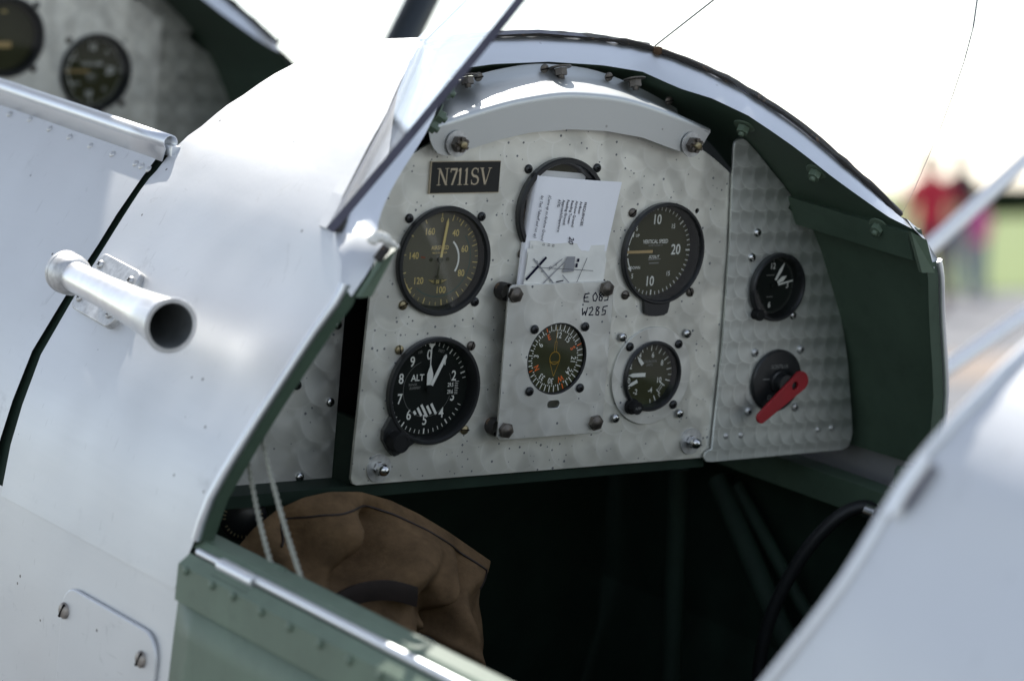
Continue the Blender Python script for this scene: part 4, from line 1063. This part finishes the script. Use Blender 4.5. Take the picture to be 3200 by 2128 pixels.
# small lugs on the port sill where the cords end
for (px, py) in ((640, 1318), (690, 1352)):
    p = atx(px, py, -.3185); b_ = MB(); b_.tube([p + Vector((0, .012, -.006)), p + Vector((0, .004, .0015)), p + Vector((0, -.006, .0015)), p + Vector((0, -.014, -.006))], .004, 8); b_.build('cord_lug', 'green_door', plane)

# front cockpit door on the port side (closed), rolled top edge and rivets
b_ = MB(); rows = []
dz_ = [(.216, .052), (.222, .044), (.233, .030), (.253, .002), (.2668, -.02), (.2797, -.04), (.2975, -.07), (.315, -.10), (.328, -.137), (.336, -.167), (.340, -.199)]
for x, zz in dz_:
    rows.append([Vector((-x - .001, lerp(.2085 + max(0, -zz - .02) * .05, .86, (k / 20) ** 1.0), zz + .012 * (k / 20) * (zz + .199) / .251)) for k in range(21)])
b_.grid(rows, 0, True)
fdoor = b_.build('front_door', 'aluminium_skin', plane); fdoor['label'] = 'closed aluminium door of the front cockpit with rolled top edge and rivets'
b_ = MB(); rt = [Vector((-.2165, lerp(.200, .86, k / 12), .0535 + .012 * (k / 12))) for k in range(13)]
seg = 14; rws = []
for p in rt:
    rws.append([p + Vector((math.cos(a) * .0052, 0, math.sin(a) * .0052 + .003)) for a in [math.radians(lerp(-70, 230, j / seg)) for j in range(seg + 1)]] + [p + Vector((-.0062, 0, -.011))])
b_.grid(rws, 0, True); re_ = b_.build('rolled_edge', 'aluminium_trim', fdoor); md = re_.modifiers.new('t', 'SOLIDIFY'); md.thickness = .001
for (px, py) in ((22, 263), (69, 275), (114, 297), (160, 316), (208, 336), (259, 355), (312, 377), (326, 383), (342, 390)):
    best = None
    for k in range(601):
        Y = lerp(.205, .6, k / 600); p = aty(px, py, Y); zz = p.z - .012 * (Y - .2085) / .65
        xs = None
        for (x0_, z0_), (x1_, z1_) in zip(dz_[:-1], dz_[1:]):
            if z1_ <= zz <= z0_: xs = lerp(x0_, x1_, (zz - z0_) / (z1_ - z0_)) + .001
        if xs is None: continue
        if best is None or abs(-p.x - xs) < best[0]: best = (abs(-p.x - xs), p)
    hardware(fdoor, basis((-.78, 0, .62), best[1]) @ Matrix.Scale(1.15, 4), 'dot')
# dark joint frame behind the gap between deck and front door, and small tab
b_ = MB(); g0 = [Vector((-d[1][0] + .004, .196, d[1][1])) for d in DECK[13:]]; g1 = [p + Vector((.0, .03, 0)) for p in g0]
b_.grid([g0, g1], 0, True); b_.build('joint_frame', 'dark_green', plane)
b_ = MB(); q0 = aty(401, 348, .197); b_.box((q0.x - .004, q0.y - .004, q0.z - .004), (q0.x + .003, q0.y + .012, q0.z + .004)); b_.build('latch_tab', 'aluminium_trim', plane)

# ------------------------------------------------------------------ deck aft of the rear cockpit
def prof_out(z):
    T_ = [(d[0][2], d[0][0]) for d in DECK[:15]] + [(.02, .266), (0, .273), (-.02, .283), (-.04, .293), (-.07, .307), (-.10, .320), (-.137, .333), (-.167, .338), (-.205, .342)]
    T_.sort()
    for (z0, x0), (z1, x1) in zip(T_[:-1], T_[1:]):
        if z <= z1: return lerp(x0, x1, (z - z0) / (z1 - z0))
    return 0
edge = []
for (px, py) in ((1715, 1640), (1770, 1568), (1860, 1452), (1950, 1330), (2015, 1225), (2070, 1130), (2120, 1060), (2200, 970), (2280, 885), (2358, 808)):
    best = None
    for k in range(601):
        Y = lerp(-.5, -.85, k / 600); p = aty(px, py, Y); e_ = abs(-p.x - prof_out(p.z))
        if best is None or e_ < best[0]: best = (e_, p)
    edge.append(best[1])
zs_ = [-.205, -.167] + sorted([p.z for p in edge if -.16 < p.z < .12]) + [.125, .14, .150, .157, .159]
ed = sorted(edge, key=lambda p: p.z)
def edge_y(z):
    if z <= ed[0].z: return ed[0].y + (ed[0].z - z) * .3
    for p, q in zip(ed[:-1], ed[1:]):
        if z <= q.z: return lerp(p.y, q.y, (z - p.z) / (q.z - p.z))
    return ed[-1].y - (z - ed[-1].z) * .3
half = [Vector((prof_out(zz) if zz < .159 else 0, edge_y(zz), zz)) for zz in zs_][::-1]
Ac = both(half)
b_ = MB(); rows = []
for k in range(9):
    t = k / 8
    rows.append([Vector((p.x * lerp(1, .80, t), lerp(p.y, -1.6, t), lerp(p.z, (p.z + .1) * .9 - .12, t))) for p in Ac])
b_.grid(rows, 0, True, flip=True)
adeck = b_.build('aft_deck', 'aluminium_skin', plane)
adeck['label'] = 'silver deck behind the rear cockpit, close to the camera'
b_ = MB(); b_.tube(catmull(Ac, 2), .0032, 8); b_.build('rolled_rim', 'aluminium_trim', adeck)
lp0 = aty(2100, 1135, edge_y(.03)); lz = lp0.z
def aft_pt(z, back): return Vector((-prof_out(z) - .0018, edge_y(z) - back, z))
b_ = MB(); b_.tube([aft_pt(lz - .012, .006), aft_pt(lz + .0, .006), aft_pt(lz + .018, .006)], .0052, 10); b_.build('door_latch', 'aluminium_trim', adeck)
b_ = MB(); b_.tube([aft_pt(lz - .008, .010), aft_pt(lz + .004, .011), aft_pt(lz + .016, .0105)], .0024, 8, rz=.6); b_.build('latch_slot', 'pane_edge', adeck)

# ------------------------------------------------------------------ cockpit interior
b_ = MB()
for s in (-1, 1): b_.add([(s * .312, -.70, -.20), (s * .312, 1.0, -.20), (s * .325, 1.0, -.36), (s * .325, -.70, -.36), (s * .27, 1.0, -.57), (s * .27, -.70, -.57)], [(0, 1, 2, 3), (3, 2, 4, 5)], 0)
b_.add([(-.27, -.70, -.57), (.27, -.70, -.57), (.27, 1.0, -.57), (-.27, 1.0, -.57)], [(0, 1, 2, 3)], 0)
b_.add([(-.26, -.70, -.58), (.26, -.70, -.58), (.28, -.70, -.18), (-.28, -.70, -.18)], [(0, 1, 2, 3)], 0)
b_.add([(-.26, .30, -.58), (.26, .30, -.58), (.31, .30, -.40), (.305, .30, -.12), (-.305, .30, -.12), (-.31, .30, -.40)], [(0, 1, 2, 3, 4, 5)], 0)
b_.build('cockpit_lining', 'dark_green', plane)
b_ = MB()
la = atx(1720, 1060, .29); lb = atx(2100, 1145, .30)
for s in (1, -1):
    b_ = MB(); b_.box((s * .296 - .012, -.66, -.207), (s * .296 + .012, .30, -.184)); b_.build('longeron', 'green_paint', plane)
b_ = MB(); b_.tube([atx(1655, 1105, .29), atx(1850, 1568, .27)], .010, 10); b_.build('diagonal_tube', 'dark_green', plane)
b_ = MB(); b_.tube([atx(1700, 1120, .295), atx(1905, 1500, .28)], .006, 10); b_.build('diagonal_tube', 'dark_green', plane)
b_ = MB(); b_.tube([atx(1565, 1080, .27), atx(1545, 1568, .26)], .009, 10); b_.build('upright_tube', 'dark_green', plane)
b_ = MB(); hp = [atx(x, y, X) for x, y, X in ((2030, 1185, .285), (1990, 1166, .28), (1930, 1190, .265), (1860, 1262, .25), (1800, 1360, .24), (1765, 1450, .235), (1748, 1540, .235), (1742, 1640, .235))]
b_.tube(catmull(hp, 4), .0055, 10); b_.build('black_hose', 'hose', plane)
b_ = MB(); b_.tube([atx(1995, 1176, .279), atx(2018, 1184, .282)], .0066, 10); b_.build('hose_clip', 'steel', plane)
# round embossed knob on the port side
kp = aty(560, 1193, .02); kd = Vector((-.55, -.83, .05)).normalized()
b_ = MB(); b_.lathe([(.01, 0), (16.5, 0), (17.0, -1), (17.0, -3), (14, -4), (5, -5), (5, -22), (9, -24), (9, -34)], 36, 0, True)
for k in range(30):
    if k % 11 == 10: continue
    b_.tick(12.2, 14.4, k * 12, 1.0, .25, 1)
kn = b_.build('embossed_knob', ['black_paint', 'brass'], plane, frame_z(kd, kp), .001)
kn['label'] = 'round dark control knob with embossed rim'
# two twisted cords
def cord(p, q):
    b_ = MB(); n = 70; dd = q - p; ln = dd.length; d = dd.normalized(); a = d.orthogonal().normalized(); c = d.cross(a)
    for ph in (0, math.pi):
        path = []
        for i in range(n + 1):
            t = i / n; an = ph + t * ln / .0055 * math.pi
            sag = math.sin(math.pi * t) * .003
            path.append(p + dd * t + (a * math.cos(an) + c * math.sin(an)) * .0008 + Vector((0, .5, -1)) * sag)
        b_.tube(path, .00115, 6)
    return b_.build('cord', 'cord', plane)
cord(atx(568, 1040, -.296), atx(629, 1314, -.3175)); cord(atx(598, 985, -.294), atx(705, 1364, -.3175))

# ------------------------------------------------------------------ front cockpit (same layout, 0.92 m further forward)
make_deck(.92, .02, .42)
make_windshield(Vector((0, .92, .02)))
make_main(.92, .02)['label'] = 'engine turned panel of the front cockpit'
vertical_speed(.92, .02, 'black dial with lower lug in the front cockpit panel')
centre_gauge(.92, .02, 'dark gauge with orange marking in the front cockpit panel', 'dial_brown')
for nm, key, R_in in (('airspeed_indicator', 'as', 40.2), ('altimeter', 'al', 40.0), ('accelerometer', 'ac', 27.4)):
    fo, fw = inst(nm, *G[key], R_in, .92, .02, face='dial_black')
    fb = MB()
    for k in range(40): fb.tick((R_in - 10) , R_in - 6.5, 9 * k, .8, fw + .15)
    marks(fo, fb, ['mark_white'])
plate('side_panel', side_out, [], .0022, 'panel_metal', plane, panel_frame(.92 + .03, .02))
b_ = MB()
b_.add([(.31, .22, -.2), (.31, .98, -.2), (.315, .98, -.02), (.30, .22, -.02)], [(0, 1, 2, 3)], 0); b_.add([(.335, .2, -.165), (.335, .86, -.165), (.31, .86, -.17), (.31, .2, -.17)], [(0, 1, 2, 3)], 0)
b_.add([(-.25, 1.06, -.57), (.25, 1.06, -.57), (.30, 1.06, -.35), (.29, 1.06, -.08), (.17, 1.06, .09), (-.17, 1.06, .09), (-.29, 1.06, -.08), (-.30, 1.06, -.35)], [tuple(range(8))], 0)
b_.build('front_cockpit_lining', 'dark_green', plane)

# nose cowling ahead of the front cockpit
nose = both([Vector((d[1][0], 0, d[1][1] + .02)) for d in DECK] + [Vector((x, 0, zz)) for x, zz in SIDE[1:]])
b_ = MB(); b_.grid([[Vector((p.x * k, y_, (p.z + .25) * k - .25)) for p in nose] for y_, k in ((1.335, 1.004), (1.5, 1.0), (1.7, .95), (1.85, .82), (1.93, .6), (1.95, .3), (1.955, .01))], 0, True)
b_.build('nose_cowling', 'aluminium_skin', plane)

# ------------------------------------------------------------------ upper wing, bracing
b_ = MB(); rows = []
af = [(0, 0), (.08, .02), (.25, .05), (.5, .085), (.75, .095), (.9, .08), (.98, .05), (1.0, .02), (.97, -.01), (.85, -.02), (.5, -.012), (.15, -.004)]
for x in (-4.2, -2, 0, 2, 4.2): rows.append([Vector((x, 1.05 + p[0] * 1.15, .85 + p[1] * 1.15)) for p in af])
b_.grid(rows, 0, True, True); b_.build('upper_wing', 'aluminium_skin', plane)
s0 = aty(930, 85, 1.0); s1 = aty(972, 0, 1.0); s1 = aty(972, 0, 1.0 + .35 * (s1.z - s0.z) / .765); d = (s1 - s0).normalized()
b_ = MB(); b_.tube([s0 - d * ((s0.z + .17) / d.z), s0 + d * ((.86 - s0.z) / d.z)], .0195, 16); b_.build('cabane_strut', 'strut_paint', plane)
for (pa_, pb_, Y) in (((2120, 588), (2358, 372), .80), ((2160, 862), (2358, 728), .70)):
    a = aty(*pa_, Y); c = aty(*pb_, Y); d = c - a
    t0 = (.33 - a.x) / d.x; t1 = min((.86 - a.z) / d.z, 12)
    b_ = MB(); b_.tube([a + d * t0, a + d * t1], .0095, 12); b_.build('bracing_wire', 'wire_white', plane)

# ------------------------------------------------------------------ papers tucked behind the compass plate
YP = -.0065
def paper_sheet():
    b_ = MB()
    Lb = aty(1193, 668, YP); Lt = aty(1241, 405, YP); Rt = aty(1433, 420, YP); Rb = aty(1375, 668, YP); Bt = aty(1371, 398, YP + .010)
    up = (Lt - Lb); n = 14; rows = []
    prof = []
    # front leaf (right -> left), fold at left, back leaf (left -> right)
    for k in range(9): t = k / 8; prof.append((1 - t, -.0012 * math.sin(t * math.pi) * 2))
    for k in range(1, 6): a = math.pi * k / 6; prof.append((-.015 * math.sin(a), (1 - math.cos(a)) * .0036))
    for k in range(9): t = k / 8; prof.append((t * .66, .0072 + .0016 * math.sin(t * math.pi)))
    for i in range(n + 1):
        t = i / n; row = []
        l = Lb.lerp(Lt, t); r = Rb.lerp(Rt, t)
        for j, (u, dy) in enumerate(prof):
            p = l + (r - l) * u + Vector((0, dy * (.35 + .65 * t) + .0004 * math.sin(u * 5 + t * 3), 0))
            if j > 8: p += up.normalized() * (.0030 * t * min(1, (j - 8) / 6)) + Vector((0, .004 * t * min(1, (j - 8) / 6), 0))
            row.append(p)
        rows.append(row)
    b_.grid(rows, 0, True)
    return b_, Lb, Lt, Rb, Rt
b_, Lb, Lt_, Rb, Rt_ = paper_sheet()
wm = M
paper = b_.build('paper_sheet', 'paper', None, M); tag(paper, 'folded white printed sheet standing behind the compass plate', 'paper')
# printing runs down the sheet
eu = (Lb - Lt_).normalized(); er = (Rt_ - Lt_); er = (er - eu * er.dot(eu)).normalized(); en = er.cross(eu) if False else eu.cross(er)
if en.y > 0: en = -en
pm_ = Matrix.Identity(4)
for i in range(3): pm_[i][0] = eu[i]; pm_[i][1] = er[i]; pm_[i][2] = en[i]; pm_[i][3] = Lt_[i]
b_ = MB()
for s, u, v, cap in (('FREQUENCIES:', 14.5, 45.0, 2.0), ('AirBoss:', 14.5, 40.9, 2.0), ('Airshow Ground:', 14.5, 36.9, 2.0), ('Reading Tower:', 14.5, 32.9, 2.0), ('Reading Ground:', 14.5, 28.8, 2.0), ('Approach/Departure:', 15.0, 24.8, 2.0), ('ATIS:', 15.0, 20.7, 2.0)):
    b_.text(s, cap * 1.12, u, v, 2.6, 0, 0, .86, 0, 'LEFT')
b_.text('20', 4.6, 41.5, 38, 2.6, 0, 0, .8, .2, 'LEFT'); b_.text('(Come up on Airshow Ground', 2.5, 13.0, 11.4, 2.6, 0, 0, .74, .22, 'LEFT')
b_.text('for Taxi, Takeoff and run up)', 2.5, 14.0, 4.8, 2.2, 0, 0, .74, .22, 'LEFT')
for k, v in enumerate((18.5, 22.5, 13.6)): b_.text('12', 2.0, 48, v, 2.6, 0, 0, .8, 0, 'LEFT')
b_.build('print', 'ink', paper, pm_, .001)
# folded airport chart in front of it
YM = -.0100
def mp(px, py, dy=0): return aty(px, py, YM + dy)
mapo = empty('airport_chart', None, M); tag(mapo, 'worn folded airport chart tucked in front of the white sheet', 'map')
leaves = [((1213, 572), (1396, 590), (1388, 664), (1206, 664), 0.0008), ((1222, 556), (1392, 566), (1386, 664), (1212, 664), .0016), ((1228, 566), (1394, 580), (1388, 664), (1216, 664), .0004),
          ((1216, 580), (1398, 594), (1386, 664), (1204, 664), -.0004)]
for i, (a, c, d, e_, dy) in enumerate(leaves):
    b_ = MB(); rows = []
    pa_, pc, pd, pe = (mp(*q, dy) for q in (a, c, d, e_))
    for r_ in range(5):
        t = r_ / 4; l = pe.lerp(pa_, t); r = pd.lerp(pc, t)
        rows.append([l.lerp(r, k / 10) + Vector((0, -.0007 * math.sin(k * .9 + i * 2 + t * 2) * t, .0008 * math.sin(k * 1.3 + i) * t)) for k in range(11)])
    b_.grid(rows, 0, True); b_.build('leaf', 'map_paper', mapo)
mo = mp(1204, 664, -.0004); mu = (mp(1386, 664, -.0004) - mo); mv = (mp(1216, 580, -.0004) - mo); wmm = mu.length * 1000; hmm = mv.length * 1000
mm_ = Matrix.Identity(4)
e0 = mu.normalized(); e1 = (mv - e0 * mv.dot(e0)).normalized(); e2 = e0.cross(e1)
for i in range(3): mm_[i][0] = e0[i]; mm_[i][1] = e1[i]; mm_[i][2] = e2[i]; mm_[i][3] = mo[i]
b_ = MB(); z = 1.3
b_.line([(1.5, 7), (17, 23)], 2.0, z, 0); b_.line([(5, 16), (62, 13.5)], .3, z, 0); b_.line([(6, 22), (31, 0)], 1.1, z, 1); b_.line([(14, 1), (38, 23)], .9, z, 1); b_.line([(21, 14), (32, 22)], .8, z, 1)
b_.line([(46, 0), (50, 10), (55, 23)], .4, z, 0); b_.flat([(34, 12), (44, 13), (44, 24), (36, 24)], z - .1, 1); b_.flat([(45, 16), (47, 16), (47, 19), (45, 19)], z, 0); b_.flat([(46, 20), (48, 20), (48, 22.5), (46, 22.5)], z, 0)
b_.line([(29, 5), (35, 6)], .9, z, 0); b_.line([(34, 10), (45, 1)], .7, z, 1)
for x, y in ((9, 20), (15, 13), (23, 6), (22, 16), (27, 18)): b_.arc(.6, .9, 0, 360, z, 0, 10, (x, y))
b_.build('chart_lines', ['ink', 'grey_ink'], mapo, mm_, .001)

# ------------------------------------------------------------------ canvas bag on the port side of the cockpit
def bag():
    root = empty('canvas_bag', None, M)
    tag(root, 'brown canvas bag with dark leather strap lying in the rear cockpit', 'bag')
    out = [(545, 1262), (585, 1215), (640, 1172), (700, 1145), (760, 1132), (830, 1132), (900, 1152), (965, 1183), (1030, 1222), (1085, 1260), (1131, 1292), (1124, 1318), (1108, 1345), (1102, 1385), (1110, 1430), (1114, 1480), (1108, 1530), (1100, 1600), (1085, 1700), (900, 1720), (700, 1640), (560, 1400)]
    Yb = -.01
    ring = resample([aty(x, y, Yb) for x, y in out + [out[0]]], 161)[:-1]
    c = sum(ring, Vector()) / len(ring)
    # long soft folds: (image start, image end, half width m, height m)
    FL = [((640, 1190), (700, 1420), .012, .012), ((720, 1150), (700, 1330), .010, -.012), ((800, 1150), (830, 1300), .016, .010), ((905, 1200), (800, 1330), .013, -.014), ((1010, 1250), (900, 1330), .016, .010),
          ((880, 1290), (790, 1350), .010, -.010), ((1095, 1300), (985, 1440), .010, -.008), ((1060, 1300), (960, 1420), .008, .007), ((960, 1380), (990, 1460), .010, -.012), ((1040, 1380), (1080, 1500), .012, .010), ((930, 1445), (1090, 1560), .006, -.009), ((960, 1440), (1100, 1540), .007, .007), ((760, 1420), (900, 1440), .010, .008)]
    FL = [(aty(*a, -.04), aty(*b2, -.04), w, h) for a, b2, w, h in FL]
    def folds(q):
        f = 0
        for a, b2, w, h in FL:
            ax, az, bx, bz = a.x, a.z, b2.x, b2.z; dx, dz = bx - ax, bz - az; l2 = dx * dx + dz * dz
            t = max(0, min(1, ((q.x - ax) * dx + (q.z - az) * dz) / l2)); d2 = (q.x - ax - t * dx) ** 2 + (q.z - az - t * dz) ** 2
            f += 2.6 * h * math.exp(-d2 / (w * w)) * (.35 + .65 * math.sin(math.pi * (.12 + .76 * t)))
        return f
    b_ = MB(); rows = []
    for k in range(0, 31):
        t = k / 30.0; row = []
        for p in ring:
            q = c.lerp(p, 1 - t); d = (1 - (1 - t) ** 1.7) * .05
            fo = (folds(q) + noise.noise(Vector((q.x * 22, q.z * 22, .3))) * .008 + noise.noise(Vector((q.x * 70 - q.z * 25, q.z * 55, 4))) * .0022) * min(1, t * 5)
            row.append(Vector((q.x, Yb - d - fo, q.z)))
        rows.append(row)
    b_.grid(rows, 0, True, True); b_.grid([[c.lerp(p, .8) + Vector((0, .05, -.02)) for p in rows[0]], rows[0]], 0, True, True)
    body = b_.build('bag_body', 'canvas', root)
    # double stitched hem a little inside the flap edge
    for inset in (.10,):
        path = [rows[3][i] + Vector((0, -.0006, 0)) for i in range(4, 62)]
        bb = MB(); bb.tube(path, .0009, 5); bb.build('seam', 'leather', root)
    st_ = [(725, 1428), (765, 1392), (810, 1368), (860, 1356), (910, 1356), (960, 1370)]
    def on_bag(x, y, lift):
        best = None
        for r in rows[3::2]:
            for p in r[::2]:
                d = CA + (p - CA)
                v = p - CA; kx = v.dot(RX) / v.dot(RZ) * FPX + 1178.97; ky = v.dot(RY) / v.dot(RZ) * FPX + 784.03
                e_ = (kx - x) ** 2 + (ky - y) ** 2
                if best is None or e_ < best[0]: best = (e_, p)
        return aty(x, y, best[1].y - lift)
    ym = min(on_bag(x, y, .006).y for x, y in st_); top = catmull([aty(x, y - 19, ym) for x, y in st_], 3); bot = catmull([aty(x - 3, y + 26, ym) for x, y in st_], 3)
    bb = MB(); md_ = [(a + c2) / 2 + Vector((0, -.0008, 0)) for a, c2 in zip(top, bot)]
    bb.grid([top, md_, bot], 0, True, flip=True); ob = bb.build('strap', 'leather', root); mod = ob.modifiers.new('t', 'SOLIDIFY'); mod.thickness = .0025; mod.offset = 0; ob.modifiers.new('e', 'EDGE_SPLIT').split_angle = math.radians(40)
    lp_ = [on_bag(x, y, .022) for x, y in ((905, 1470), (945, 1465), (985, 1472), (1010, 1495), (1028, 1525), (1040, 1560), (1050, 1600))]
    bb = MB(); bb.tube(catmull(lp_, 3), .0028, 8); bb.build('loop', 'hose', root)
    lp_ = [on_bag(x, y, .020) for x, y in ((905, 1480), (950, 1482), (985, 1502), (1000, 1532), (1008, 1580))]
    bb = MB(); bb.tube(catmull(lp_, 3), .006, 8, rz=.4); bb.build('webbing', 'hose', root)
bag()

# ------------------------------------------------------------------ people standing at the edge of the grass
plain('skin_tone', (0.50, 0.30, 0.21), 0.6, 0, 0.08, 20)
plain('hair_dark', (0.03, 0.02, 0.015), 0.6, 0, 0.2, 40)
plain('hair_light', (0.16, 0.10, 0.05), 0.6, 0, 0.2, 40)
plain('shirt_red', (0.50, 0.022, 0.045), 0.85, 0, 0.12, 8)
plain('shirt_black', (0.020, 0.020, 0.024), 0.85, 0, 0.2, 8)
plain('shirt_pink', (0.60, 0.045, 0.30), 0.85, 0, 0.12, 8)
plain('jeans', (0.16, 0.20, 0.27), 0.85, 0, 0.15, 12)
plain('trousers_dark', (0.10, 0.045, 0.05), 0.85, 0, 0.15, 12)
plain('shoes', (0.30, 0.26, 0.24), 0.7, 0, 0.2, 12)
def person(pos, face, hgt, shirt, legs, hair, label, arm=(0.10, 0.05), long_hair=False, wide=1.0):
    V_ = []; E_ = []; R_ = []
    def add(p, r, par=None):
        V_.append(Vector(p)); R_.append(r)
        if par is not None: E_.append((par, len(V_) - 1))
        return len(V_) - 1
    pel = add((0, 0, .95), (.155, .115)); wst = add((0, 0, 1.10), (.140, .10), pel); ch = add((0, .01, 1.30), (.165, .115), wst); nk0 = add((0, 0, 1.43), (.10, .08), ch)
    nk = add((0, 0, 1.50), (.055, .055), nk0); hd0 = add((0, .015, 1.575), (.070, .085), nk); hd = add((0, .015, 1.65), (.080, .098), hd0); add((0, .01, 1.72), (.055, .065), hd)
    add((0, .112, 1.615), (.014, .018), hd0)     # nose
    for s in (-1, 1):
        hp = add((s * .095, 0, .90), (.090, .092), pel); kn = add((s * .105, .02, .50), (.060, .064), hp); an = add((s * .11, -.01, .09), (.042, .046), kn); he = add((s * .11, .02, .045), (.045, .045), an); add((s * .12, .15, .035), (.040, .034), he)
        sh = add((s * .185, 0, 1.40), (.062, .062), nk0); el_ = add((s * (.235 + arm[1]), -.02, 1.12), (.044, .044), sh); wr = add((s * (.24 + arm[1] * .5), arm[0], .88), (.028, .030), el_); pa2 = add((s * (.24 + arm[1] * .4), arm[0] + .02, .80), (.020, .036), wr)
        for f_ in range(4): 
            k1 = add((s * .24 + s * arm[1] * .4, arm[0] - .012 + f_ * .021, .745 - .006 * (1.5 - abs(f_ - 1.5))), (.009, .009), pa2); add((s * .235 + s * arm[1] * .4 - s * .012, arm[0] - .008 + f_ * .020, .705 - .008 * (1.5 - abs(f_ - 1.5))), (.008, .008), k1)
        t1 = add((s * .225 + s * arm[1] * .4, arm[0] + .062, .79), (.010, .010), wr); add((s * .22 + s * arm[1] * .4, arm[0] + .075, .755), (.008, .008), t1)
    me = bpy.data.meshes.new('person'); me.from_pydata([tuple(v) for v in V_], E_, []); o = bpy.data.objects.new('person', me); COL.objects.link(o)
    sk = o.modifiers.new('skin', 'SKIN'); sk.use_smooth_shade = True
    for i, r in enumerate(R_): me.skin_vertices[0].data[i].radius = r
    me.skin_vertices[0].data[0].use_root = True
    o.modifiers.new('sub', 'SUBSURF').levels = 1; o.modifiers['sub'].render_levels = 1
    dg = bpy.context.evaluated_depsgraph_get(); m2 = bpy.data.meshes.new_from_object(o.evaluated_get(dg)); bpy.data.objects.remove(o)
    m2.materials.clear()
    for n_ in (shirt, legs, 'skin_tone', 'shoes'): m2.materials.append(MAT[n_])
    for p in m2.polygons:
        c = p.center; mi = 0
        if c.z > 1.485: mi = 2
        elif abs(c.x) > .19 and c.z < 1.16: mi = 2
        elif c.z < .075: mi = 3
        elif c.z < .93: mi = 1
        p.material_index = mi; p.use_smooth = True
    k = hgt / 1.78
    body = bpy.data.objects.new('person', m2); COL.objects.link(body)
    body.matrix_world = Matrix.Translation(pos) @ Matrix.Rotation(face, 4, 'Z') @ Matrix.Diagonal((k * wide, k * wide, k, 1))
    tag(body, label, 'person')
    b_ = MB(); rows = []
    for i in range(9):
        th = math.pi * (.02 + i / 8 * (.62 if not long_hair else .60)); row = []
        for q in range(16):
            a = 2 * math.pi * q / 16; fr_ = max(0, math.sin(a)); r = .098
            zz = 1.665 + math.cos(th) * .105 * (1 - .0 * fr_); sc_ = math.sin(th)
            y_ = .0 + math.sin(a) * sc_ * .112 * (1 - .35 * fr_ * (i / 8)); x_ = math.cos(a) * sc_ * .094
            if fr_ > .3 and i > 4: zz = 1.70
            row.append(Vector((x_, y_, zz)))
        rows.append(row)
    if long_hair: rows.append([Vector((p.x * .85, min(p.y, .02) - .02, 1.45)) for p in rows[-1]])
    b_.grid(rows, 0, True, True); b_.build('hair', hair, body)
    for s in (-1, 1):
        b_ = MB(); b_.lathe([(.001, .006), (.008, .004), (.011, 0), (.008, -.004), (.001, -.006)], 8, 0, True, (s * .032, .098, 1.648)); b_.build('eye', 'shirt_black', body)
    b_ = MB(); b_.tube([(-.024, .095, 1.578), (0, .103, 1.576), (.024, .095, 1.578)], .005, 6); b_.build('mouth', 'trousers_dark', body)
    return body
def at_px(px, d):  # ground position on the sight line of a source-pixel column (3200 px wide)
    return gp(d, (px - 1600) / 9333.0 * d)
fa = math.atan2(-VH.x, VH.y)
person(at_px(2918, 31.0), fa + 0.5, 1.72, 'shirt_red', 'trousers_dark', 'hair_light', 'person in red shirt and dark trousers seen beyond the windshield', (.12, .05), wide=1.2)
person(at_px(3012, 35.2), fa + 2.2, 1.80, 'shirt_black', 'jeans', 'hair_dark', 'person in black top standing behind the red shirted one')
person(at_px(3072, 34.2), fa + 1.0, 1.30, 'shirt_pink', 'jeans', 'hair_light', 'shorter person in bright pink top and jeans', (.10, .06), True)
